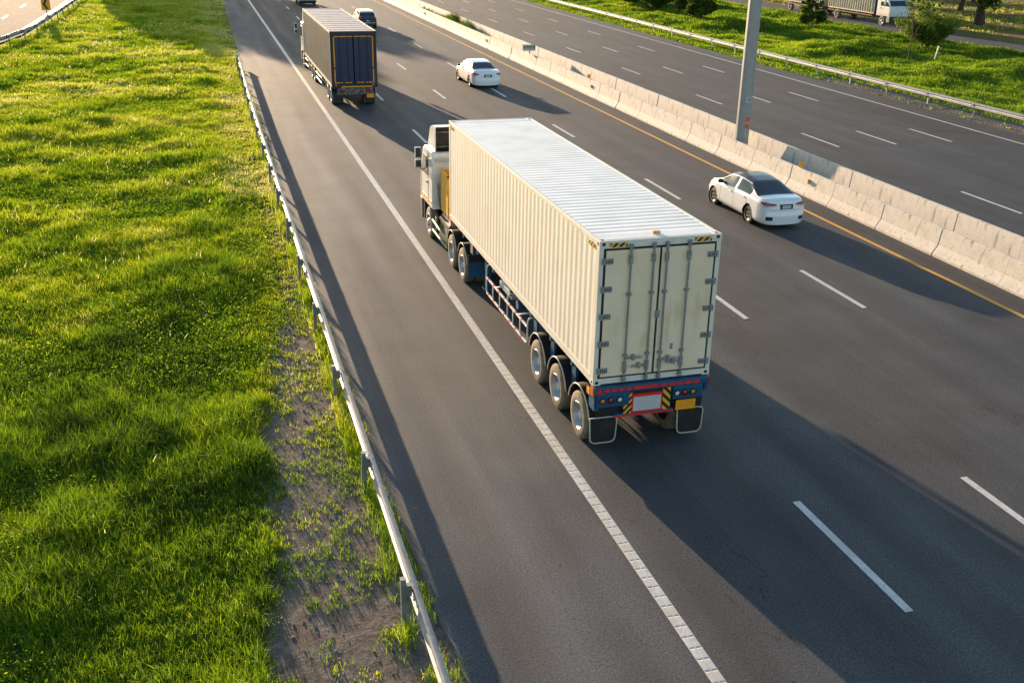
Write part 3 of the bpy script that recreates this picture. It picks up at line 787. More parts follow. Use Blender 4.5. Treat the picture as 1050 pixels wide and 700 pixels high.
    # tool box / spare gear between the legs
    g = MB(); g.box(-.98, -.50, 6.55, 7.5, .98, 1.10); g.box(-.92, -.55, 6.6, 7.45, .86, .98); g.box(-.7,-.6,7.0,7.2,1.1,1.2)
    TB = g.build('tool_box', mat('pale_blue_paint', (.32,.42,.50), .5, noise=(8,(.2,.25,.3),.4,.7)), T, bevel=.012)
    g = MB(); g.box(-.84, -.66, 6.75, 6.95, 1.10, 1.16); g.build('box_latch', M['amber'], TB)
    g = MB(); g.lathe_x([(0,.001),(0,.12),(.9,.12),(.9,.001)], c=(-.95, 6.0, .95), n=16); g.build('air_tank', M['blue'], T, smooth=40)
    for s in (-1, 1):
        g = MB(); g.box(s*.78, s*.92, 9.05, 9.2, .35, 1.28); g.box(s*.72, s*.98, 8.98, 9.27, .28, .34); g.build('landing_leg', M['blue'], T, bevel=.008)
    g = MB(); g.box(-1.16, -1.02, 9.6, 9.9, 1.12, 1.42); g.box(1.02, 1.16, 9.6, 9.9, 1.12, 1.42); g.build('side_box', M['blue'], T, bevel=.01)
    g = MB(); g.box(-1.165, -1.161, 9.62, 9.7, 1.2, 1.4); g.build('side_reflector', M['amber'], T)
    # --- tractor
    tc_ = MB()
    for s in (-1, 1): tc_.box(s*.36, s*.44, 9.9, 16.4, .70, .98)
    for y in (10.2, 11.4, 12.8, 13.6, 14.6): tc_.box(-.44, .44, y-.06, y+.06, .74, .94)
    tc_.box(-.5, .5, 10.9, 11.9, .98, 1.25)
    for y in (10.72, 12.07, 15.3): tc_.tube([(-.95,y,.5),(.95,y,.5)], .09, 10)
    tc_.box(-.44, .44, 14.7, 16.2, .55, 1.2)
    TC = tc_.build('tractor_chassis', M['chassis'], T, bevel=.006)
    for y in (10.72, 12.07):
        for s in (-1, 1):
            tyre_wheel(T, (s*1.20, y, .5), side=s); tyre_wheel(T, (s*.88, y, .5), side=s, name='inner_wheel')
            mudguard(T, y, .52, .60, s*1.18, s*.60, 20, 165, M['black'])
    for s in (-1, 1):
        tyre_wheel(T, (s*1.20, 15.3, .5), side=s, dish=.06)
        g = MB(); g.box(s*1.18, s*.62, 10.06, 10.075, .33, .76); fl = g.build('wheel_flap', M['blue'], T)
        g = MB(); g.box(s*1.18, s*.62, 10.055, 10.08, .76, .98); g.build('flap_hanger', M['black'], T)
        g = MB(); g.tube([(s*1.17, 12.8, .62),(s*1.17, 14.8, .72)], .03, 8); g.tube([(s*1.17, 12.8, .38),(s*1.17, 14.8, .40)], .03, 8); g.tube([(s*1.12,13.0,.38),(s*1.12,13.0,.9)], .02, 6); g.tube([(s*1.12,14.5,.38),(s*1.12,14.5,.9)], .02, 6)
        g.build('side_rail', M['palegreen'], TC, smooth=True)
        g = MB(); g.box(s*1.02, s*.5, 13.05, 14.45, .42, .98); g.build('fuel_tank', M['chassis'], TC, bevel=.06)
    # air lines and clutter behind the cab
    rn = random.Random(3)
    g = MB()
    for k in range(7): x = -.95+k*.3; g.tube([(x,14.66,1.1),(x+rn.uniform(-.15,.15),14.62,1.6+rn.random()*.5),(x*.6,14.0,1.3),(x*.4,13.0,1.35)], .022, 6)
    for k in range(9):
        x = rn.uniform(-.95, -.3); y = rn.uniform(12.9, 14.2); g.tube([(x,y,1.0),(x+rn.uniform(-.2,.2),y+.2,1.3+rn.random()*.3),(x+.1,y-.5,1.25)], .02, 6)
    g.tube([(-.9,12.95,1.0),(-.9,14.3,1.02)], .07, 10); g.tube([(-.75,13.4,1.1),(.75,13.4,1.1)], .08, 10)
    g.build('air_lines', M['zinc'], TC, smooth=40)
    g = MB(); g.box(-1.0, -.82, 13.0, 13.2, 1.0, 1.16); g.build('warning_lamp', M['lens_amber'], TC)
    # yellow open rack
    g = MB(); y0, y1 = 13.30, 14.35; xa, xb = -1.0, -.30; za, zb_ = 1.15, 2.45
    g.box(xa, xa+.03, y0, y1, za, zb_); g.box(xa, xb, y0, y0+.03, za, zb_-.02); g.box(xa, xb, y1-.03, y1, za, zb_-.02); g.box(xb-.03, xb, y0, y1, za, zb_-.02); g.box(xa, xb, y0, y1, za, za+.03)
    g.box(xa-.02, xa+.05, y0-.02, y0+.05, za, zb_+.02); g.box(xa-.02, xb, y0-.02, y0+.04, zb_-.06, zb_+.02); g.box(xa-.02, xa+.05, y0, y1, zb_-.06, zb_+.02)
    g.build('yellow_rack', M['yellow'], T, bevel=.008)
    g = MB(); g.box(-.2, .9, 13.9, 14.4, 1.0, 2.3); g.tube([(.7,14.2,1.5),(.7,14.2,3.3)], .08, 12); g.build('air_intake', M['chassis'], T, bevel=.02)
    cab(T, 14.72, 16.62, 1.19, 1.05, 2.90, 3.66, M['cab_white'], mirror_x=1.30, stripe=M['amber'])
    return T
def CH_wheels(T): return T
M['hazard_m'] = stripes('hazard_stripes_mirrored', (.02,.02,.02), (.80,.38,.02), .17, 0, 1.0)
container_truck()

# ------------------------------------------------------------------ second truck
def box_truck():
    T = empty('box_truck', (1.80, 57.45, 0), label='box truck with navy rear doors framed in orange tape, ahead of the container truck', cat='truck')
    L_, hw, z0, z1 = 14.2, 1.235, 1.02, 3.93
    f = MB()
    for s in (-1, 1):
        f.box(s*hw, s*(hw-.06), .1, L_, z0, z0+.16); f.box(s*hw, s*(hw-.06), .1, L_, z1-.12, z1-.01)
        corr_side(f, s*(hw-.008), .1, L_-.1, z0+.16, z1-.12, .02, .20, s)
    f.box(-hw+.06, hw-.06, L_-.06, L_, z0, z1-.02); f.box(-hw+.06, hw-.06, .1, L_, z0+.02, z0+.06)
    B = f.build('cargo_box', M['canvas'], T, bevel=.006)
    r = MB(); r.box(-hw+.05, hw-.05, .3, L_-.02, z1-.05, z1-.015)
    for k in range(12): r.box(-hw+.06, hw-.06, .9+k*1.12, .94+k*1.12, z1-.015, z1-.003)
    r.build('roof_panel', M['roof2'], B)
    r = MB()
    for s in (-1, 1): r.box(s*(hw+.004), s*(hw-.05), .05, L_, z1-.04, z1+.008); r.box(s*(hw+.006), s*(hw-.03), .05, L_, z0+.02, z0+.09)
    r.box(-hw+.05, hw-.05, L_-.10, L_+.003, z1-.035, z1+.006)
    r.box(-hw-.004, -hw+.05, .012, .09, z0+.1, z1-.04)
    r.build('edge_trim', M['light_trim'], B)
    r = MB(); r.box(-hw+.05, hw-.05, .01, .3, z1-.03, z1+.004); r.build('rear_roof_strip', mat('grey_green_trim', (.26,.31,.32), .5), B)
    # rear frame
    r = MB()
    for s in (-1, 1): r.box(s*hw, s*(hw-.13), -.01, .1, z0-.02, z1-.03)
    r.box(-hw+.13, hw-.13, -.01, .1, z1-.20, z1-.03); r.box(-hw+.13, hw-.13, -.01, .1, z0-.02, z0+.14)
    r.build('rear_frame', M['navy_frame'], B, bevel=.006)
    for s in (-1, 1):
        d = MB(); d.box(s*.03, s*(hw-.14), .02, .06, z0+.15, z1-.21)
        for z in (z0+.9, z0+1.5, z0+2.1): d.box(s*.06, s*(hw-.2), .008, .02, z-.02, z+.02)
        for x in (.35, .62, .88): d.box(s*(x-.012), s*(x+.012), .004, .02, z0+.2, z1-.25)
        d.build('rear_door', M['navy'], B)
        for x in (.30, .75):
            q = MB(); q.tube([(s*x,-.02,z0+.08),(s*x,-.02,z1-.16)], .016, 8); q.box(s*x-.02, s*x+.02, -.04, .0, z0+.75, z0+.95); q.build('lock_rod', M['navy_frame'], B)
        q = MB()
        a, b = s*(hw-.17), s*(hw-.23)
        q.box(a, b, -.004, .003, z0+1.05, z1-.25); q.box(a, b, -.004, .003, z0+.25, z0+.95)
        q.box(s*.03, s*(hw-.17), -.004, .003, z1-.30, z1-.25)
        q.box(s*.16, s*.50, -.004, .003, z0+.22, z0+.27); q.box(s*.62, s*(hw-.17), -.004, .003, z0+.22, z0+.27)
        q.build('orange_tape', M['amber'], B)
        q = MB(); q.box(s*(hw-.28), s*(hw-.18), -.012, -.004, z0+.08, z0+.16); q.build('corner_reflector', mat('red_orange', (.8,.12,.02), .4), B)
    q = MB(); q.box(-.72, .95, -.025, -.011, z0-.01, z0+.06); q.build('bumper_tape', M['amber'], B)
    c = MB()
    for s in (-1, 1): c.box(s*.38, s*.50, .1, 15.5, .72, 1.0)
    for k in range(12): c.box(-1.1, 1.1, .4+k*1.2, .5+k*1.2, .88, 1.0)
    c.box(-.95, 1.0, .0, .1, .62, .98); c.box(-.9, -.5, -.05, .0, .7, .85); c.box(.2, .6, -.05, .0, .66, .8)
    CH = c.build('chassis', M['dirty'], T, bevel=.01)
    for x in (-.75, .72):
        q = MB(); q.box(x-.14, x+.14, -.07, -.01, .78, .86); q.build('tail_light', M['lens_red'], CH)
    q = MB(); q.box(.62, 1.02, -.09, -.07, .46, .66); q.build('number_plate', M['amber'], CH)
    for a, b in ((-1.2, -.62), (.5, 1.1)): mudflap(CH, a, b, .02, .18, .72, framed=False)
    for y in (1.0, 2.3, 9.2, 10.5):
        for s in (-1, 1): tyre_wheel(T, (s*1.20, y, .5), side=s); tyre_wheel(T, (s*.88, y, .5), side=s, name='inner_wheel')
    for s in (-1, 1):
        for y in (1.65, 9.85):
            mudguard(T, y-.65, .5, .56, s*1.2, s*.7, 60, 175, M['black']); mudguard(T, y+.65, .5, .56, s*1.2, s*.7, 5, 120, M['black'])
        tyre_wheel(T, (s*1.18, 15.9, .5), side=s, dish=.06)
        g = MB()
        for z in (.48, .78): g.tube([(s*1.18, 3.3, z),(s*1.18, 8.1, z)], .035, 6)
        for y in (3.6, 5.6, 7.8): g.tube([(s*1.15,y,.45),(s*1.15,y,1.0)], .025, 6)
        for z in (.45, .8): g.tube([(s*1.18, 11.5, z),(s*1.18, 14.3, z)], .035, 6)
        g.build('side_guard', M['palegreen'], T, smooth=True)
        g = MB(); g.box(s*1.05, s*.55, 11.6, 13.9, .42, .98); g.build('fuel_tank', M['chassis'], T, bevel=.05)
    g = MB(); g.box(-.5,.5,14.3,17,.55,1.15); g.build('engine_block', M['chassis'], T)
    cab(T, 15.1, 17.0, 1.20, 1.05, 2.95, 3.7, M['cab_white'], mirror_x=1.45, deflector=True, stripe=M['amber'])
    return T
box_truck()

# ------------------------------------------------------------------ cars
def car(name, loc, rz, P, label, cat='car', group=None):
    """body lofted from a side profile; rear bumper at y=0, nose at +y"""
    root = empty(name, loc, rz, label=label, cat=cat, group=group)
    Lc, W2 = P['L'], P['W']/2
    ys_ = np.linspace(0, Lc, 150)
    def prof(pts, sm=3):
        a = np.interp(ys_, [p[0] for p in pts], [p[1] for p in pts])
        k = np.array([1, 2, 3, 2, 1.])/9
        for _ in range(sm): a = np.convolve(np.pad(a, 2, mode='edge'), k, mode='valid')
        return a
    top = prof(P['top']); belt = prof(P['belt']); wd = prof(P['wid'], 2); wrf = prof(P['wroof'])
    nr = 44
    g = np.clip((top-belt-.10)/.34, 0, 1)
    grid = np.zeros((len(ys_), nr, 2)); par = np.linspace(0, 8, nr)
    for i in range(len(ys_)):
        w, b, t, gg = wd[i], belt[i], top[i], g[i]
        wr = wrf[i]
        hw_ = w-.13
        c = [(w-.07, P['zb']), (w-.005, P['zb']+.12), (w, .55), (w-.015, b-.10), (w-.055, b),
             ((1-gg)*(w-.12)+gg*(wr+.055*(t-b)/.5+.045), (1-gg)*(b+.35*(t-b))+gg*(b+.52*(t-b))),
             ((1-gg)*hw_+gg*wr, (1-gg)*(b+.75*(t-b))+gg*(t-.075)),
             ((1-gg)*hw_*.66+gg*(wr-.14), t-.012), (0, t)]
        c = np.array(c)
        ext = np.vstack([c[0]*2-c[1], c, [-c[-2][0], c[-2][1]]])
        for j, u in enumerate(par):
            k = min(int(u), 7); f = u-k; p0, p1, p2, p3 = ext[k], ext[k+1], ext[k+2], ext[k+3]
            grid[i, j] = .5*((2*p1)+(-p0+p2)*f+(2*p0-5*p1+4*p2-p3)*f*f+(-p0+3*p1-3*p2+p3)*f**3)
    parts = {}
    def put(key, vs):
        m = parts.setdefault(key, MB()); m.add(vs, [tuple(range(len(vs)))])
    wheels = P['wheels']; wrad = P['wr']
    seams = P['seams']
    for s in (-1, 1):
        for i in range(len(ys_)-1):
            for j in range(nr-1):
                q = [(s*grid[a, b_, 0], ys_[a], grid[a, b_, 1]) for a, b_ in ((i,j),(i+1,j),(i+1,j+1),(i,j+1))]
                if s < 0: q = q[::-1]
                y = (ys_[i]+ys_[i+1])/2; z = sum(v[2] for v in q)/4; x = abs(sum(v[0] for v in q)/4); u = (par[j]+par[j+1])/2
                if u < 4 and any((y-wy)**2+(z-wrad)**2 < (wrad+.055)**2 for wy in wheels): continue
                key = P['classify'](y, z, x, u, top[i], belt[i], g[i])
                if key == 'body' and u < 4.6 and z > .32 and any(abs(y-sy) < .017 for sy in seams): key = 'seam'
                if key == 'body' and u < 6.2 and u > 4 and g[i] > .5 and z < belt[i]+.05: key = 'trim' if P.get('trim') else 'body'
                put(key, q)
    # end caps
    for end in (0, 1):
        i = 0 if end == 0 else len(ys_)-1; sy = -1 if end == 0 else 1; ye = ys_[i]
        nc = 40; rows = []
        for j in range(nr):
            X, Z = grid[i, j]
            row = []
            for k in range(nc+1):
                t = -1+2*k/nc; x = X*t
                zz = (Z-P['zb'])/(top[i]-P['zb'])
                bul = P['bul'][end]*(1-abs(t)**2.6)*min(1, X/.3)
                step = P['step'][end]*(1 if zz < .42 else max(0, 1-(zz-.42)/.06))*(1-abs(t)**8)*min(1, X/.3)
                topin = -.10*max(0, zz-.72)/.28*(1-abs(t)**6)
                row.append((x, ye+sy*(bul+step+topin*(bul > 0)), Z))
            rows.append(row)
        for j in range(nr-1):
            for k in range(nc):
                q = [rows[j][k], rows[j][k+1], rows[j+1][k+1], rows[j+1][k]]
                if end == 1: q = q[::-1]
                x = abs(sum(v[0] for v in q)/4); z = sum(v[2] for v in q)/4
                put(P['cap'][end](x, z), q)
        q = rows[0]
        m = parts.setdefault('under', MB())
    bodyo = None
    names = {'body': ('body', P['paint']), 'seam': ('panel_gaps', M['car_seam']), 'roof': ('roof', P.get('roofmat', P['paint'])), 'rear_window': ('rear_window', M['glass']),
             'windscreen': ('windscreen', M['glass']), 'side_window': ('side_window', P.get('sideglass', M['glass_g'])), 'tail': ('tail_light', M['lens_red']), 'tailw': ('reversing_light', M['lens_white']),
             'pod': ('bumper_insert', M['black']), 'head': ('headlight', M['lens_white']), 'grille': ('grille', M['black']), 'trim': ('window_trim', M['plastic']), 'dark': ('tailgate', M['car_black']), 'lower': ('bumper', M['plastic'])}
    for key in ['body'] + [k for k in parts if k != 'body']:
        if key in ('under',): continue
        # mirrored pieces become separate parts
        mm = parts[key]
        split = key in ('side_window', 'tail', 'tailw', 'pod', 'head')
        for s in ((-1, 1) if split else (0,)):
            m = MB()
            for f in mm.f:
                vs = [mm.v[i] for i in f]
                if s and (sum(v[0] for v in vs)*s < 0): continue
                m.add(vs, [(0,1,2,3)])
            if not m.f: continue
            o = m.build(names[key][0], names[key][1], root if bodyo is None else bodyo, fix=False)
            bm = bmesh.new(); bm.from_mesh(o.data); bmesh.ops.remove_doubles(bm, verts=bm.verts, dist=.0006); bm.to_mesh(o.data); bm.free()
            o.data.shade_smooth(); 
            if bodyo is None: bodyo = o
            elif split is False and key not in ('seam', 'roof', 'trim'): pass
    # tail lamps: smooth lenses laid on the corner of the body, wrapping from the boot to the wing
    if 'lamp' in P:
        Q = P['lamp']; ring = grid[0]
        def capy(x, z):
            X = float(np.interp(z, ring[:26, 1], ring[:26, 0])); t = min(1, x/X); zz = (z-P['zb'])/(top[0]-P['zb'])
            st = P['step'][0]*(1 if zz < .42 else max(0, 1-(zz-.42)/.06))*(1-t**8)
            return -(P['bul'][0]*(1-t**2.6)+st) + .10*max(0, zz-.72)/.28*(1-t**6)
        def sidex(y, z):
            i = int(np.argmin(abs(ys_-y))); return float(np.interp(z, grid[i, :26, 1], grid[i, :26, 0]))
        def lens(nm, zl0, zh0, zl1, zh1, zl2, zh2, mm, off):
            for s in (-1, 1):
                X0_ = sidex(0, (zl1+zh1)/2); cols = []
                for k in range(15):
                    f = k/14; x = Q['x0']*(1-f)+X0_*.995*f; cols.append(('c', x, zl0+(zl1-zl0)*f**.8, zh0+(zh1-zh0)*f**.8))
                for k in range(1, 9):
                    f = k/8; cols.append(('s', Q['ylen']*f, zl1+(zl2-zl1)*f, zh1+(zh2-zh1)*f))
                m = MB(); vs = []
                for kind, a, lo, hi in cols:
                    for q in range(6):
                        z = lo+(hi-lo)*q/5; o_ = off*(1 if 0 < q < 5 else .1)
                        vs.append((s*(a), capy(a, z)-o_, z) if kind == 'c' else (s*(sidex(a, z)+o_), a, z))
                fs = [(c*6+q, c*6+q+1, c*6+q+7, c*6+q+6) for c in range(len(cols)-1) for q in range(5)]
                if s < 0: fs = [f[::-1] for f in fs]
                m.add(vs, fs); m.build(nm, mm, root, smooth=True, fix=False)
        lens('tail_light', *Q['red'], M['lens_red'], .014)
        if 'white' in Q: lens('reversing_light', *Q['white'], M['lens_white'], .012)
    # underside, wheel wells, wheels
    u = MB(); u.box(-W2+.28, W2-.28, .12, Lc-.15, P['zb']-.02, belt.min()-.14); u.box(-W2+.10, W2-.10, .15, wheels[0]-wrad-.06, P['zb'], .5); u.box(-W2+.10, W2-.10, wheels[0]+wrad+.06, wheels[1]-wrad-.06, P['zb'], .5); u.box(-W2+.12, W2-.12, wheels[1]+wrad+.06, Lc-.2, P['zb'], .5)
    for wy in wheels:
        for s in (-1, 1):
            u.lathe_x([(s*(W2-.02), wrad+.065), (s*(W2-.29), wrad+.065), (s*(W2-.29), .01)], c=(0, wy, wrad+.01), n=24)
    u.build('underbody', M['black'], root)
    for wy in wheels:
        for s in (-1, 1):
            tyre_wheel(root, (s*(W2-.02), wy, wrad), r=wrad, w=.2, side=s, dusty=P.get('dusty', False), rimr=wrad*.66, name='wheel', spokes=P.get('spokes', 5), rimmat=M['rim_dark'])
    # plate, mirrors, handles
    e = P['bul'][0]
    pz = P['platez']; m = MB(); m.box(-.25, .25, -e-.02+P.get('platedy', 0), -e+.02+P.get('platedy', 0), pz-.085, pz+.085); pf = m.build('plate_frame', M['plastic'], root, bevel=.01)
    m = MB(); m.box(-.17, .17, -e-.026+P.get('platedy', 0), -e-.021+P.get('platedy', 0), pz-.055, pz+.055); m.build('number_plate', M['plate_grey'], pf)
    my = P['mirror_y']
    for s in (-1, 1):
        b = float(np.interp(my, ys_, belt))
        m = MB(); m.box(s*(W2-.06), s*(W2+.15), my-.04, my+.12, b+.02, b+.15); m.build('wing_mirror', P.get('mirrormat', P['paint']), root, bevel=.04, smooth=40)
        for hy in P['handles']:
            b = float(np.interp(hy, ys_, belt)); w = float(np.interp(hy, ys_, wd))
            m = MB(); m.box(s*(w-.02), s*(w+.018), hy-.09, hy+.09, b-.135, b-.105); m.build('door_handle', M['rim'], root, bevel=.008)
    return root

def sedan_cls(roofblack, rg=(.55, 1.30), ws=(2.78, 3.42)):
    def c(y, z, x, u, t, b, g):
        if rg[0] < y < rg[1] and u > 5.75 and z > b+.06 and z > .98: return 'rear_window'
        if ws[0] < y < ws[1] and u > 5.9 and z > b+.09: return 'windscreen'
        if 4.15 < u < 5.85 and g > .18 and 1.02 < y < 3.2 and z < t-.07 and not (2.05 < y < 2.15): return 'side_window'
        if y >= rg[1]-.02 and y <= ws[0] and u > 6.0 and roofblack: return 'roof'
        if y > 4.05 and .60 < z < .76 and u < 5.2: return 'head'
        return 'body'
    return c
def rear1(x, z):
    if .36 < z < .46 and .50 < x < .73: return 'pod'
    return 'body'
def front1(x, z):
    if .45 < z < .62 and x < .5: return 'grille'
    if .3 < z < .4 and x < .6: return 'grille'
    if .58 < z and x > .45: return 'head'
    return 'body'
sed1 = dict(L=4.40, W=1.70, zb=.20, wr=.31, wheels=(1.02, 3.67), seams=(1.18, 2.12, 3.12),
    top=[(0,.99),(.10,1.045),(.45,1.055),(.56,1.06),(1.32,1.375),(1.9,1.425),(2.35,1.425),(2.80,1.37),(3.42,1.02),(3.6,.985),(4.1,.87),(4.36,.74),(4.45,.66)],
    belt=[(0,.90),(.3,.95),(1,.96),(3.3,.90),(4.1,.76),(4.45,.60)],
    wid=[(0,.755),(.12,.82),(.4,.86),(1,.865),(3.6,.865),(4.0,.83),(4.3,.72),(4.45,.60)],
    wroof=[(0,.66),(.55,.64),(1.3,.56),(2.4,.57),(2.8,.56),(3.4,.64),(4.45,.5)],
    classify=sedan_cls(True), cap=(rear1, front1), bul=(.13, .16), step=(.045, .03), paint=M['car_white'], roofmat=M['car_black'], mirrormat=M['plastic'],
    lamp=dict(x0=.37, ylen=.24, red=(.855,.89, .825,.94, .88,.94), white=(.815,.85, .76,.822, .82,.876)), platez=.80, mirror_y=3.05, handles=(1.42, 2.35), spokes=6, dusty=True, platedy=.02)
car('sedan', (12.50, 30.56, 0), 0, sed1, 'white sedan with black roof, driving in the right lane beside the median').scale = (.97, 1, 1)
def rear2(x, z):
    if .46 < z < .49 and x > .45: return 'tail'
    return 'body'
sed2 = dict(sed1); sed2.update(lamp=dict(x0=.52, ylen=.16, red=(.84,.86, .76,.93, .84,.93)), L=4.75, W=1.80, wheels=(1.0, 3.82), seams=(1.2, 2.25, 3.25), roofmat=M['car_white'],
    top=[(0,1.0),(.10,1.05),(.50,1.07),(.62,1.075),(1.30,1.40),(1.9,1.455),(2.5,1.455),(2.95,1.40),(3.62,1.0),(3.8,.97),(4.4,.86),(4.66,.74),(4.75,.66)],
    belt=[(0,.90),(.3,.95),(1,.96),(3.5,.90),(4.4,.76),(4.75,.60)],
    wid=[(0,.78),(.12,.85),(.4,.89),(1,.90),(3.8,.90),(4.3,.86),(4.6,.75),(4.75,.62)],
    wroof=[(0,.68),(.6,.66),(1.3,.58),(2.5,.59),(2.9,.58),(3.6,.66),(4.75,.5)],
    classify=sedan_cls(False, (.60, 1.28), (2.92, 3.62)), cap=(rear2, front1), platez=.74, mirror_y=3.2, dusty=True)
car('sedan', (10.50, 62.3, 0), R_(1.0), sed2, 'all-white sedan with white roof straddling the dashed line ahead of the near sedan')
def suv_cls(y, z, x, u, t, b, g):
    if y < .50 and u > 5.6 and z > b+.08 and z < 1.50: return 'rear_window'
    if 3.0 < y < 3.6 and u > 5.9 and z > b+.08: return 'windscreen'
    if 4.15 < u < 5.85 and g > .3 and .5 < y < 3.3 and z < t-.08 and not (1.2 < y < 1.3 or 2.2 < y < 2.3): return 'side_window'
    if y < .22 and z > .78 and z < 1.25 and u < 5.2: return 'tail'
    if z < .42: return 'lower'
    return 'body'
def suv_rear(x, z):
    if .95 < z < 1.25 and x > .62: return 'tail'
    if z > .66 and z < .97: return 'dark'
    if z >= .97: return 'rear_window'
    if .52 < z < .56 and x < .7: return 'body'
    return 'lower'
suv = dict(L=4.45, W=1.84, zb=.24, wr=.35, wheels=(.85, 3.5), seams=(1.2, 2.2, 3.15),
    top=[(0,1.18),(.06,1.28),(.42,1.58),(.6,1.63),(1.9,1.67),(2.6,1.65),(3.0,1.58),(3.6,1.16),(3.8,1.10),(4.25,.98),(4.38,.85),(4.45,.75)],
    belt=[(0,1.02),(.3,1.05),(3.5,1.0),(4.2,.88),(4.45,.68)],
    wid=[(0,.82),(.12,.88),(.4,.92),(3.6,.92),(4.1,.88),(4.35,.78),(4.45,.68)],
    wroof=[(0,.70),(.4,.66),(2.6,.66),(3.0,.64),(3.6,.7),(4.45,.5)],
    classify=suv_cls, cap=(suv_rear, front1), bul=(.12, .14), step=(.05, .03), paint=M['car_white'], platez=.74, mirror_y=3.25, handles=(1.4, 2.4), spokes=5, platedy=-.02)
car('sport_utility_car', (8.85, 98.3, 0), 0, suv, 'white sport utility car with black tailgate beside the navy-doored truck').scale = (.96, .97, .90)
# small truck ahead, cut by the top of the frame
def van():
    T = empty('van', (5.95, 122.6, 0), label='pale grey van at the top edge, ahead of the navy-doored truck', cat='van')
    prof = [(.0,.42),(.0,1.1),(.06,2.0),(.2,2.12),(3.6,2.12),(4.2,1.5),(4.9,1.2),(5.0,.5),(4.9,.38),(.1,.38)]
    m = MB(); m.prism(prof, 'x', -.92, .92); B = m.build('body', mat('van_grey', (.42,.46,.46), .4, coat=.5), T, bevel=.05, smooth=35)
    m = MB(); m.prism([(-.7,1.25),(.7,1.25),(.62,1.85),(-.62,1.85)], 'y', -.01, .04); m.build('rear_window', M['glass'], B)
    m = MB(); m.box(-.94, .94, -.14, .02, .40, .60); m.build('rear_bumper', M['black'], B, bevel=.03)
    m = MB(); m.box(-.26, .26, -.155, -.141, .62, .74); m.box(-.26,.26,-.03,-.003,.62,.78); m.build('number_plate', M['plate_grey'], B)
    for s in (-1, 1):
        m = MB(); m.box(s*.80, s*.925, -.012, .05, .8, 1.2); m.build('tail_light', M['lens_red'], B)
        m = MB(); m.prism([(.6,1.3),(.6,1.85),(3.5,1.85),(3.9,1.3)], 'x', s*.921, s*.926); m.build('side_window', M['glass'], B)
        for y in (.95, 4.0): tyre_wheel(T, (s*.93, y, .34), r=.34, w=.22, side=s, rimr=.2, dusty=False, dish=.05)
    m = MB(); m.box(-.8,.8,.2,4.8,.25,.5); m.build('underbody', M['black'], T)
van()

# ------------------------------------------------------------------ cargo truck with trailer on the service road (drives towards -y)
def cargo_truck():
    T = empty('cargo_truck', (61.75, 94.0, 0), R_(180), label='old flatbed truck with tall ribbed pale sides and a trailer on the far service road', cat='truck')
    side = mat('ribbed_side', (.50,.45,.33), .6, noise=[(1.5, (.36,.32,.24), .4, .7)])
    # here +y is forward after rotation, so build towards -y
    def body(y0, y1, nm):
        m = MB()
        for s in (-1, 1): corr_side(m, s*1.2, y0, y1, 1.15, 3.3, .06, .42, s, (.18,.06,.70,.06))
        m.box(-1.14, 1.14, y0, y0+.06, 1.15, 3.3); m.box(-1.14, 1.14, y1-.06, y1, 1.15, 3.3); m.box(-1.18, 1.18, y0, y1, 1.05, 1.15)
        o = m.build(nm, side, T)
        q = MB(); q.box(-1.22, 1.22, y0-.02, y1+.02, 3.26, 3.36); q.build('top_rail', M['light_trim'], o)
        q = MB(); q.box(-1.0, 1.0, y0, y1, .95, 1.05)
        for s in (-1, 1):
            q.box(s*.4, s*.5, y0, y1, .7, .95); q.box(s*1.19, s*1.15, y0+.1, y1-.1, .80, .9)
            for k in range(4): q.box(s*1.19, s*1.15, y0+.5+k*(y1-y0-1)/3, y0+.58+k*(y1-y0-1)/3, .8, 1.05)
        q.build('underframe', mat('rusty_frame', (.28,.16,.09), .8, noise=(6, (.05,.04,.03), .42, .6)), o)
        return o
    body(-11.4, -3.0, 'cargo_bed'); body(-21.0, -12.4, 'trailer_bed')
    m = MB(); m.tube([(0,-12.5,.85),(0,-11.3,.85)], .06, 6); m.build('tow_bar', M['chassis'], T)
    m = MB(); m.box(-1.19, 1.19, -3.0, -2.85, 1.05, 3.4); m.build('headboard', M['blue'], T)
    for y in (-9.6, -14.4, -19.4, -1.4):
        for s in (-1, 1): tyre_wheel(T, (s*1.18, y, .5), side=s, w=.3, dish=.06 if y > -5 else .14)
    mt = mat('service_cab', (.55,.58,.60), .4, coat=.3)
    cab(T, -2.5, -.2, 1.15, .95, 2.6, 2.9, mt, deflector=False, mirror_x=1.3, stripe=M['amber'])
    m = MB(); m.box(-1.1, 1.1, -2.4, -1.0, 2.61, 2.85); m.build('roof_board', mat('green_paint', (.06,.30,.12), .5), T, bevel=.03)
    m = MB()
    for s in (-1, 1): m.box(s*.35, s*.45, -21, -.4, .55, .72)
    m.box(-.45,.45,-2.4,-.5,.5,.95); m.build('chassis', M['chassis'], T)
cargo_truck()

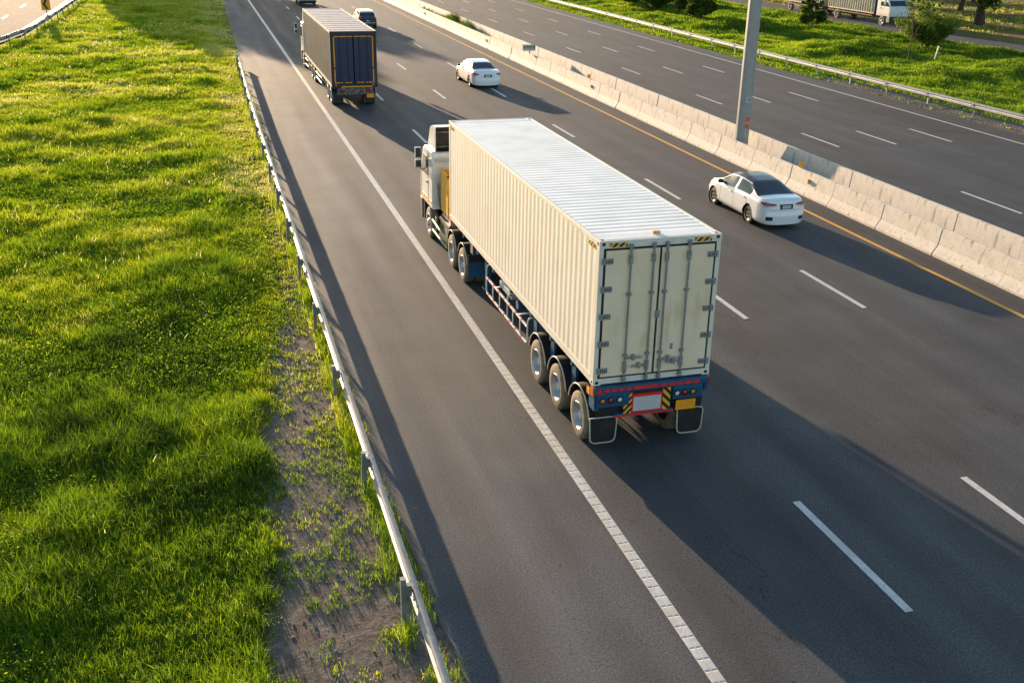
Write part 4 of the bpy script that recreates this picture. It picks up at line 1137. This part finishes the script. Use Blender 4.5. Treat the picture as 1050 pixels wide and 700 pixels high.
# ------------------------------------------------------------------ poles, signs, delineators
def pole():
    T = empty('tall_steel_pole', (16.55, 41.4, 0), label='tall grey steel pole with two red squares standing in the median', cat='pole')
    m = MB(); n = 12; r0, r1 = .31, .27
    vs = []; fs = []
    for z, r in ((0, r0), (13.5, r1)):
        for k in range(n): a = 2*math.pi*(k+.5)/n; vs.append((r*math.cos(a), r*math.sin(a), z))
    fs = [(k, (k+1) % n, n+(k+1) % n, n+k) for k in range(n)] + [tuple(range(n, 2*n))]
    m.add(vs, fs); P_ = m.build('shaft', M['pole'], T, smooth=25)
    m = MB(); m.lathe_x([(0,0.001),(0,.001)], n=4)
    m = MB(); m.box(-.42, .42, -.42, .42, 0, .2); m.build('base', M['concrete'], T, bevel=.02)
    for s in (-1, 1):
        m = MB(); m.tube([(0,0,13.0),(s*1.5,0,13.5),(s*3.2,0,13.6)], [.10,.08,.06], 10); a = m.build('lamp_arm', M['pole'], T, smooth=True)
        m = MB(); m.box(s*3.1, s*3.9, -.16, .16, 13.54, 13.68); m.build('lamp_head', M['steel'], a, bevel=.04)
    # small plates facing the traffic (towards -y)
    def pl(nm, xc, zc, w, h, mm, ang=12):
        m = MB(); m.box(-w/2, w/2, -.012, 0, -h/2, h/2); o = m.build(nm, mm, P_); a = R_(ang)
        o.location = (xc, -math.sqrt(max(.0, .302**2-xc**2))-.004, zc); return o
    pl('red_square', .05, 1.72, .17, .17, mat('vermilion', (.85,.07,.02), .5)); pl('red_square', .03, 1.40, .17, .17, mat('vermilion_b', (.85,.07,.02), .5))
    o = pl('number_tag', -.02, 2.55, .26, .26, M['plate_grey'])
    m = MB()
    for a, b, c, d in ((-.07,-.05,-.06,.07),(-.03,.05,.05,.07),(.03,.05,-.06,.05),(-.02,.0,-.06,.02),(.07,.085,-.06,.07)): m.box(a, b, -.017, -.0125, c, d)
    m.build('tag_marks', M['blue'], o)
pole()
def chevron():
    T = empty('chevron_sign', (-19.0, 106.5, 0), R_(-4), label='orange sign with a black chevron pointing left beside the exit ramp', cat='road sign')
    m = MB(); m.box(-.04, .04, -.04, .04, 0, 2.15); m.build('post', M['steel_post'], T)
    m = MB(); m.box(-.38, .38, -.07, -.045, 1.05, 2.1); P_ = m.build('panel', M['amber'], T, bevel=.01)
    m = MB(); m.prism([(.20,1.15),(.02,1.15),(-.26,1.575),(.02,2.0),(.20,2.0),(-.04,1.575)], 'y', -.078, -.0715); m.build('chevron_arrow', M['black'], P_)
    m = MB(); m.box(-.18, .18, -.15, .1, 2.15, 2.24); m.tube([(0,-.02,2.1),(0,-.02,2.16)], .02, 6); m.build('solar_flasher', M['chassis'], T, bevel=.02)
chevron()
def km_sign():
    T = empty('distance_plate', (16.0, 71.6, .88), label='small pale distance plate on a short post on top of the median barrier', cat='road sign')
    m = MB(); m.box(-.04, .04, -.03, .03, 0, .3); m.build('post', mat('green_grey', (.22,.28,.22), .6), T)
    m = MB(); m.box(-.52, .42, -.055, -.03, .16, .58); P_ = m.build('panel', mat('plate_pale', (.42,.46,.43), .5), T, bevel=.01)
    m = MB(); rn = random.Random(5); x = -.44
    for w in (.12, .06, .10, .10, .12, .10, .10):
        m.box(x, x+w*.35, -.062, -.0555, .27, .47); m.box(x, x+w*.85, -.062, -.0555, .40, .47)
        if rn.random() < .6: m.box(x+w*.5, x+w*.85, -.062, -.0555, .27, .42)
        x += w+.022
    m.build('lettering', mat('dark_green_ink', (.03,.09,.05), .6), P_)
km_sign()
def delineators():
    a0 = b0 = None
    locs = [(35.4, 'orange reflector block on the barrier top just behind the black-roofed sedan', 'small orange and white reflector on the barrier face just behind the black-roofed sedan'),
            (59.4, 'orange reflector block on the barrier top between the grey pole and the distance plate', 'small reflector on the barrier face between the grey pole and the distance plate'),
            (83.4, 'orange reflector block on the barrier top beyond the small distance plate', 'small reflector on the barrier face beyond the small distance plate'),
            (107.4, 'orange reflector block on the barrier top farthest away near the top edge', 'small reflector on the barrier face farthest away near the top edge')]
    for y, lb, lb2 in locs:
        if a0 is None:
            m = MB(); m.box(-.10, .10, -.05, -.02, .03, .24); m.box(-.02, .02, -.03, .03, 0, .10)
            a = a0 = m.build('barrier_reflector', M['amber'], bevel=.008)
            m = MB(); m.prism([(-.10,-.05),(0,-.09),(.0,.05),(-.04,.06)], 'z', -.08, .08); m.add([(0.002,-.09,-.08),(.09,-.05,-.08),(.09,-.05,.08),(.002,-.09,.08)], [(0,1,2,3)], 1)
            m.add([(.09,-.05,-.08),(.0,.05,-.08),(.0,.05,.08),(.09,-.05,.08)], [(0,1,2,3)], 1)
            b = b0 = m.build('side_reflector', [M['amber'], M['white']])
        else:
            a = a0.copy(); COL.objects.link(a); b = b0.copy(); COL.objects.link(b)
        a.location = (15.93, y, .88); b.location = (15.82, y-.9, .56)
        tag(a, lb, 'reflector'); tag(b, lb2, 'reflector')
delineators()
m = MB(); m.tube([(0,0,0),(.25,.05,1.0)], .05, 8); o = m.build('marker_post', M['white']); o.location = (48.4, 70.5, 0); tag(o, 'thin leaning white marker post in front of the round tree', 'marker post')

# ------------------------------------------------------------------ plants
def blades(name, px, py, pz, h, w, lean, tint, material, label=None, cat=None, kind='stuff', dirbias=None):
    n = len(px); a = rng.random(n)*2*np.pi; b = a + rng.normal(0, .8, n)+np.pi/2
    ca, sa = np.cos(a), np.sin(a); cb, sb = np.cos(b), np.sin(b)
    if dirbias is not None:
        cb = cb+dirbias[0]; sb = sb+dirbias[1]
    V = np.empty((n, 5, 3))
    V[:,0] = np.stack([px-ca*w/2, py-sa*w/2, pz-.02], -1); V[:,1] = np.stack([px+ca*w/2, py+sa*w/2, pz-.02], -1)
    mx, my, mz = px+cb*lean*h*.32, py+sb*lean*h*.32, pz+h*.6
    V[:,2] = np.stack([mx+ca*w*.42, my+sa*w*.42, mz], -1); V[:,3] = np.stack([mx-ca*w*.42, my-sa*w*.42, mz], -1)
    V[:,4] = np.stack([px+cb*lean*h, py+sb*lean*h, pz+h*(1-.25*lean)], -1)
    i = np.arange(n)*5
    F4 = np.stack([i, i+1, i+2, i+3], -1); F3 = np.stack([i+3, i+2, i+4], -1)
    o = np_mesh(name, V.reshape(-1,3), [F4, F3], material, {'tint': np.repeat(tint, 5)})
    if label or kind: tag(o, label, cat, kind=kind)
    return o

def plant_field(regions, keep, hfun, tfun, name, label):
    """regions: list of (x0,x1,y0,y1, tufts per m2, blades per tuft, width, spread)"""
    PX, PY, HH, WW, TT = [], [], [], [], []
    for x0, x1, y0, y1, dens, nb, w, spread in regions:
        n = int((x1-x0)*(y1-y0)*dens); x = rng.uniform(x0, x1, n); y = rng.uniform(y0, y1, n)
        k = keep(x, y); ok = rng.random(n) < k; x, y = x[ok], y[ok]
        th = hfun(x, y)*rng.uniform(.65, 1.3, len(x)); tt = tfun(x, y) + rng.normal(0, .09, len(x))
        x = np.repeat(x, nb) + rng.normal(0, spread, len(x)*nb); y = np.repeat(y, nb) + rng.normal(0, spread, len(y)*nb)
        PX.append(x); PY.append(y); HH.append(np.repeat(th, nb)*rng.uniform(.55, 1.25, len(x))); TT.append(np.repeat(tt, nb)+rng.normal(0, .09, len(x))); WW.append(w*rng.uniform(.6, 1.4, len(x)))
    x, y, h, w, t = map(np.concatenate, (PX, PY, HH, WW, TT))
    print(name, len(x), 'blades')
    return blades(name, x, y, height(x, y), h, w, rng.uniform(.15, .95, len(x)), np.clip(t, 0, .88), M['grass'], label, 'grass')

def keepL(x, y):
    d = dirt_left(y); k = np.ones(len(x))
    near = 1-sstep(y, 26, 38)
    dd = d + 1.5*(fbm(x, y, .6, 15)-.5); bare = sstep(x, dd-.12, dd+.12)
    patch = np.clip((fbm(x, y, .5, 11)-.54)*9, 0, 1)*.50 + .02
    k = k*(1-bare*near) + bare*near*patch
    # growth along the rail and at the pavement edge
    e = edge_left(y)
    rail = np.exp(-((x-(e-.20))/.15)**2)*np.clip((fbm(x, y, .6, 12)-.36)*6, 0, 1)*1.0 + np.exp(-((x+4.25)/.45)**2)*np.clip((fbm(x, y, 1.1, 13)-.44)*6, 0, 1)*.6
    k = np.maximum(k, rail*near)
    thin = np.where((y > 26) & (x > -4.6), .35+.65*np.clip((fbm(x, y, 1.5, 14)-.35)*4, 0, 1), 1)
    k = k*thin
    k = np.where(x > e-.04, np.clip(.15-(x-e)*2, 0, 1)*.3, k)
    k = np.where(x < ramp_edge(y)+.1, 0, k)
    left = -10.8-(y-12)*.155-2.5
    k = np.where(x < left, 0, k)
    return k
def hL(x, y):
    n = fbm(x, y, 1.7, 21); n2 = fbm(x, y, .55, 22)
    h = .15 + .30*np.clip((n-.30)*2, 0, 1)*(.35+n2)
    rail = sstep(x, -6.0, -4.6); h = h*(1-.62*rail)
    d = dirt_left(y); h = np.where((y < 34) & (x > d-.1), np.minimum(h, .09), h); h = np.where((x > -4.05) & (y < 60), .20+.20*n2, h)
    return h
def tL(x, y):
    n = fbm(x, y, 3.4, 31); n2 = fbm(x, y, 1.0, 32)
    far = sstep(y, 22, 55)
    t = .22+.50*(n-.30)*1.6+.45*(n2-.5) + .24*far + .20*sstep(x, -6.2, -4.8)
    return t
plant_field([(-14.5, -3.2, 5, 22, 330, 5, .0095, .035), (-15.5, -3.2, 22, 36, 170, 6, .014, .05), (-22, -2.9, 36, 62, 85, 6, .024, .08), (-28, -2.6, 62, 92, 42, 6, .036, .11), (-30, -2.3, 92, 150, 24, 6, .05, .14)],
            keepL, hL, tL, 'grass_field', 'tall yellow-green grass covering the field left of the guardrail')
# low leafy weeds (small broad leaves) in patches of the left field
def weeds():
    n = 150000; x = rng.uniform(-14.5, -4.6, n); y = 5+rng.random(n)**1.2*42
    k = np.clip((fbm(x, y, 3.0, 41)-.46)*9, 0, 1)*(x < dirt_left(y)+.1)*(x > -13.3-(y-12)*.155)
    ok = rng.random(n) < k; x, y = x[ok], y[ok]; n = len(x)
    z = height(x, y) + rng.random(n)*(.10+.22*fbm(x, y, 1.1, 22))
    s = rng.uniform(.010, .024, n)*(1+.02*y); V = np.empty((n, 4, 3))
    d = rng.normal(size=(n, 3)); d[:,2] *= .5; d /= np.linalg.norm(d, axis=1)[:,None]; e = rng.normal(size=(n, 3)); e -= (e*d).sum(1)[:,None]*d; e /= np.linalg.norm(e, axis=1)[:,None]
    c = np.stack([x, y, z+.03], -1)
    V[:,0] = c-d*s[:,None]; V[:,1] = c+e*s[:,None]*.5; V[:,2] = c+d*s[:,None]; V[:,3] = c-e*s[:,None]*.5
    o = np_mesh('leafy_weeds', V.reshape(-1,3), [np.arange(n*4).reshape(-1,4)], M['grass'], {'tint': np.repeat(np.clip(rng.normal(.33, .17, n)+.3*(fbm(x, y, 1.4, 33)-.5), 0, .86), 4)})
    tag(o, 'low leafy weeds spreading in patches through the left field', 'weeds', kind='stuff')
    print('weeds', n)
weeds()
def seedheads():
    n = 9000; x = rng.uniform(-24, -5, n); y = 8+rng.random(n)*105
    k = np.clip((fbm(x, y, 4.0, 51)-.52)*8, 0, 1)*sstep(y, 10, 60) + .03
    k = k*(x < dirt_left(y)-.3)*(x < -4.9)*(x > -13.3-(y-12)*.155)*(x > ramp_edge(y)+1)
    ok = rng.random(n) < k; x, y = x[ok], y[ok]; n = len(x)
    z = height(x, y)+hL(x, y)*1.0+.04
    o = blades('seed_heads', x, y, z, rng.uniform(.10, .18, n), .010+.00022*y, np.full(n, 1.0), rng.uniform(.90, 1, n), M['grass'], None, None, 'stuff', dirbias=(.9, -.3))
    tag(o, 'pale feathery seed heads above the left field grass', 'seed heads')
seedheads()

def keepR(x, y):
    k = np.ones(len(x)); near = 1-sstep(y, 60, 72)
    k = k*(1-near*(1-sstep(x, 35.0, 35.8))*.97)
    k = np.where((x > 57.4) & (x < 63.6), 0, k)
    k = np.where(x < 33.35, 0, k)
    k = np.where(x > 63.5, .12*np.clip((fbm(x, y, 5, 61)-.38)*5, .1, 1), k)
    return k
def hR(x, y): return .12+.42*np.clip(fbm(x, y, 3.2, 62)-.30, 0, 1)*1.3*(.35+.65*sstep(x, 34.6, 37))+.10*(np.abs(x-56.7) < .9)
def tR(x, y): return .30+.55*(fbm(x, y, 5, 63)-.45)+.3*(fbm(x, y, 1.4, 64)-.5)+.12*(x < 42)+.22*sstep(x, 63, 65)
plant_field([(33.3, 57.5, 36, 62, 34, 6, .03, .10), (33.3, 57.5, 62, 90, 34, 6, .035, .11), (33.3, 57.5, 90, 150, 20, 6, .05, .14), (63.4, 115, 60, 150, 9, 5, .06, .16)],
            keepR, hR, tR, 'grass_verge', 'yellow-green grass on the wide verge beyond the far guardrail')

def scatter_stones():
    n = 5200; x = rng.uniform(-6.2, -3.4, n); y = 5+rng.random(n)*27
    d = dirt_left(y); ok = (x > d-.1) & (rng.random(n) < np.clip(fbm(x, y, .7, 71)*1.5-.2, .1, 1)); x, y = x[ok], y[ok]
    n2 = 2600; x = np.concatenate([x, rng.uniform(33.3, 35.6, n2)]); y = np.concatenate([y, rng.uniform(34, 66, n2)])
    n = len(x); s = np.exp(rng.normal(-4.35, .45, n)); s[-n2:] *= 1.9
    base = np.array([(1,0,0),(0,1,0),(-1,0,0),(0,-1,0),(0,0,.8),(0,0,-.8)])
    V = base[None]*s[:,None,None]*rng.uniform(.6, 1.4, (n, 6, 3)) + np.stack([x, y, height(x, y)+s*.35], -1)[:,None]
    f = np.array([(0,1,4),(1,2,4),(2,3,4),(3,0,4),(1,0,5),(2,1,5),(3,2,5),(0,3,5)]); F = (f[None]+np.arange(n)[:,None,None]*6).reshape(-1, 3)
    o = np_mesh('gravel', V.reshape(-1,3), [F], mat('pebbles', (.36,.34,.31), .85, noise=(.9, (.15,.135,.12), .4, .6)))
    tag(o, 'loose grey pebbles on the bare strip beside the guardrails', 'gravel', kind='stuff')
scatter_stones()

def leaves_at(cent, rad, per, size, flat=.75):
    C = np.repeat(cent, per, 0); n = len(C)
    d = rng.normal(size=(n, 3)); d /= np.linalg.norm(d, axis=1)[:,None]; rr = np.repeat(rad, per)*rng.random(n)**.45
    C = C + d*rr[:,None]*np.array([1,1,flat])
    s = size*rng.uniform(.6, 1.3, n)
    a = rng.normal(size=(n, 3)); a /= np.linalg.norm(a, axis=1)[:,None]; b = rng.normal(size=(n, 3)); b -= (b*a).sum(1)[:,None]*a; b /= np.linalg.norm(b, axis=1)[:,None]
    V = np.empty((n, 4, 3)); V[:,0] = C-a*s[:,None]; V[:,1] = C+b*s[:,None]*.45; V[:,2] = C+a*s[:,None]; V[:,3] = C-b*s[:,None]*.45
    return V.reshape(-1, 3), np.arange(n*4).reshape(-1, 4)

def tree(name, loc, h, cr, trunk_r, first, label, lm, seed=1, leafs=.11, per=70, cat='tree', group=None, levels=4, stems=1, lean=(0,0), squash=.8, dens=1.0):
    T = empty(name, loc, label=label, cat=cat, group=group)
    rn = random.Random(seed); m = MB(); tips = []
    cz = first+(h-first)*.55
    def grow(p, d, ln, r, lv):
        q = p; pts = [p.copy()]; rs = [r]
        for k in range(3):
            d = (d+Vector((rn.uniform(-.2,.2), rn.uniform(-.2,.2), rn.uniform(-.08,.16)))).normalized(); q = q+d*ln/3; pts.append(q.copy()); rs.append(r*(1-.13*(k+1)))
        m.tube(pts, rs, 7 if lv < 2 else 5, caps=False)
        if lv >= 2: tips.append((pts[2], lv)); 
        if lv >= levels: tips.append((q, lv)); return
        nb = rn.choice((2, 3, 3)) if lv else rn.choice((3, 4))
        for k in range(nb):
            a = 2*math.pi*(k+rn.random()*.6)/nb; sp = rn.uniform(.55, 1.05)
            nd = (d*.75+Vector((math.cos(a)*sp, math.sin(a)*sp, rn.uniform(-.05,.35)))).normalized()
            grow(q if rn.random() < .7 else pts[2], nd, ln*rn.uniform(.62, .82), rs[-1]*.68, lv+1)
    for s in range(stems):
        a = 2*math.pi*s/max(1,stems); d0 = Vector((lean[0]+(.5*math.cos(a) if stems > 1 else 0), lean[1]+(.5*math.sin(a) if stems > 1 else 0), 1)).normalized()
        grow(Vector((0,0,-.1)), d0, first if stems == 1 else first*1.2, trunk_r/(stems**.5), 0)
    m.build('trunk', M['bark'], T, smooth=True, fix=False)
    # fit the limbs' tips into the wanted crown envelope
    P = np.array([t[0] for t in tips]); c0 = P.mean(0)
    sp = np.percentile(np.linalg.norm((P-c0)[:, :2], axis=1), 92)+.01
    extra = rng.normal(size=(int(60*dens), 3)); extra /= np.linalg.norm(extra, axis=1)[:,None]; extra *= (rng.random((len(extra),1))**.35)*np.array([cr*.85, cr*.85, (h-first)*.42])
    cc = np.array([c0[0]*cr/sp*.3+lean[0]*cz, c0[1]*cr/sp*.3+lean[1]*cz, cz])
    crown = np.vstack([P, extra+cc])
    ok = rng.random(len(crown)) < .93; crown = crown[ok]
    crown = crown[crown[:,2] > first*.55]
    rad = rng.uniform(.10, .24, len(crown))*cr
    V, F = leaves_at(crown, rad, per, leafs)
    cl = np.repeat(np.clip(rng.normal(.36, .16, len(crown)), 0, .8), per)
    t = np.clip(cl + rng.normal(0, .12, len(cl)), 0, .95)
    np_mesh('crown', V, [F], lm, {'tint': np.repeat(t, 4)}, parent=T)
    return T
G1 = 'young trees in a row beyond the far guardrail'
tree('young_tree', (43.0, 111.5, 0), 4.6, 2.1, .10, .7, 'bushy young tree, leftmost of the row beyond the far guardrail', M['leaf'], 11, .13, 60, group=G1, stems=3)
tree('young_tree', (43.4, 106.5, 0), 4.8, 2.0, .11, .9, 'young tree on a bare stem, in the middle of the row beyond the far guardrail', M['leaf'], 12, .13, 60, group=G1)
tree('young_tree', (42.9, 100.2, 0), 4.4, 2.0, .10, .7, 'bushy young tree, rightmost of the row beyond the far guardrail', M['leaf'], 13, .13, 60, group=G1, stems=3)
tree('young_tree', (42.6, 117.5, 0), 4.6, 2.0, .10, .7, 'young tree cut by the top edge behind the row of three beyond the guardrail', M['leaf'], 17, .13, 60, group=G1, stems=2)
tree('roadside_bush', (51.3, 93.4, 0), 4.0, 1.3, .12, .6, 'narrow dark bush standing in front of the cargo truck trailer', M['leaf'], 14, .12, 60, cat='bush', stems=2)
tree('round_tree', (51.4, 75.9, 0), 3.2, 2.9, .16, .7, 'low spreading round tree beside the service road', M['leaf_light'], 15, .10, 55, stems=4, squash=.7, dens=2.0)
tree('sapling', (44.9, 69.0, 0), 4.8, 1.0, .05, 3.0, 'thin leaning sapling with a pale green crown before the cargo truck cab', M['leaf_light'], 16, .10, 34, levels=3, lean=(.16, .10), dens=.3)
tree('big_tree', (72.6, 95.5, 0), 11, 5.5, .62, 2.2, 'large dark forked tree in the brown field beyond the service road', M['leaf'], 21, .22, 90, levels=4, dens=3)
for k, (x, y, h, c) in enumerate(((83, 112, 10, 5), (96, 126, 12, 6), (108, 112, 10, 5), (76, 140, 11, 5.5), (118, 135, 12, 6), (90, 150, 11, 6), (66, 128, 8, 4))):
    tree('field_tree', (x, y, 0), h, c, .35, 2.2, 'large leafy tree standing far back in the brown field beyond the service road', M['leaf'], 30+k, .28, 60, levels=3, dens=3, group='trees far back in the brown field')
for k, (x, y, h, c) in enumerate(((-19, 172, 12.5, 4.5), (-12, 168, 13.5, 5), (-6, 176, 13, 4.5), (-16, 184, 14.5, 5), (-9, 190, 15, 5))):
    tree('roadside_tree', (x, y, 0), h, c, .35, 2.0, 'tall leafy tree beside the road far ahead, casting shade over the left shoulder', M['leaf'], 40+k, .30, 90, levels=3, dens=4, group='tall trees beside the road far ahead')

def median_weeds():
    ys2 = np.concatenate([rng.uniform(88, 112, 260), rng.normal(97, 1.2, 120), rng.normal(92, 1, 90), rng.uniform(78, 84, 60), rng.uniform(40.5, 43, 14), rng.normal(102, .6, 60)])
    x = rng.uniform(16.25, 16.8, len(ys2)); nb = 14
    hh = np.repeat(rng.uniform(.5, 1.1, len(ys2))*(.75+.7*np.exp(-((ys2-97)/2)**2)+.4*np.exp(-((ys2-92)/1.5)**2)), nb)
    hh = np.where(np.repeat(ys2, nb) < 86, hh*.55, hh)
    X = np.repeat(x, nb)+rng.normal(0, .06, len(x)*nb); Y = np.repeat(ys2, nb)+rng.normal(0, .06, len(x)*nb)
    o = blades('median_weeds', X, Y, np.full(len(X), .14), hh*rng.uniform(.5, 1.1, len(X)), .045, rng.uniform(.1, .5, len(X)), np.clip(rng.normal(.3, .12, len(X)), 0, .8), M['leaf_light'], 'tall green weeds growing in the gap between the two barrier rows', 'weeds')
median_weeds()

# ------------------------------------------------------------------ camera
X0, Z0, yaw, pitch, roll, fpx = -6.14295, 9.78575, .288710, .387677, .0188113, 1070.767
cy, sy = math.cos(yaw), math.sin(yaw); cp, sp = math.cos(pitch), math.sin(pitch)
fw = Vector((sy*cp, cy*cp, -sp)); r = Vector((cy, -sy, 0)); u = r.cross(fw)
cr, sr = math.cos(roll), math.sin(roll); r2 = cr*r+sr*u; u2 = -sr*r+cr*u
cam = bpy.data.cameras.new('camera'); co = bpy.data.objects.new('camera', cam); COL.objects.link(co)
co.matrix_world = Matrix(((r2.x,u2.x,-fw.x,X0),(r2.y,u2.y,-fw.y,0),(r2.z,u2.z,-fw.z,Z0),(0,0,0,1)))
cam.sensor_width = 36; cam.lens = fpx/1050*36; cam.clip_start = .1; cam.clip_end = 3000
cam.dof.use_dof = True; cam.dof.focus_distance = 23.0; cam.dof.aperture_fstop = 5.6
sc.camera = co

# ------------------------------------------------------------------ light
SHX, SHY = 1.22, -7.6                       # shadow offset per metre of height
el = math.atan2(1, math.hypot(SHX, SHY))
to_sun = Vector((-SHX, -SHY, 1)).normalized()
w = bpy.data.worlds.new('World'); sc.world = w; w.use_nodes = True
N = w.node_tree.nodes; bg = N['Background']; sk = N.new('ShaderNodeTexSky'); sk.sky_type = 'NISHITA'; sk.sun_disc = False
sk.sun_elevation = el; sk.sun_rotation = math.atan2(to_sun.x, to_sun.y); sk.air_density = 1.0; sk.dust_density = .7; sk.ozone_density = 1.5
w.node_tree.links.new(sk.outputs[0], bg.inputs[0]); bg.inputs[1].default_value = .125
sun = bpy.data.lights.new('sun', 'SUN'); sun.energy = 5.0; sun.angle = R_(.45); sun.color = (1, .735, .48)
so = bpy.data.objects.new('sun', sun); COL.objects.link(so); so.rotation_euler = to_sun.to_track_quat('Z', 'Y').to_euler(); so.location = (0, 0, 50)
sc.view_settings.view_transform = 'Standard'; sc.view_settings.look = 'None'; sc.view_settings.gamma = 1
sc.view_settings.exposure = 1.5
sc.render.engine = 'CYCLES'
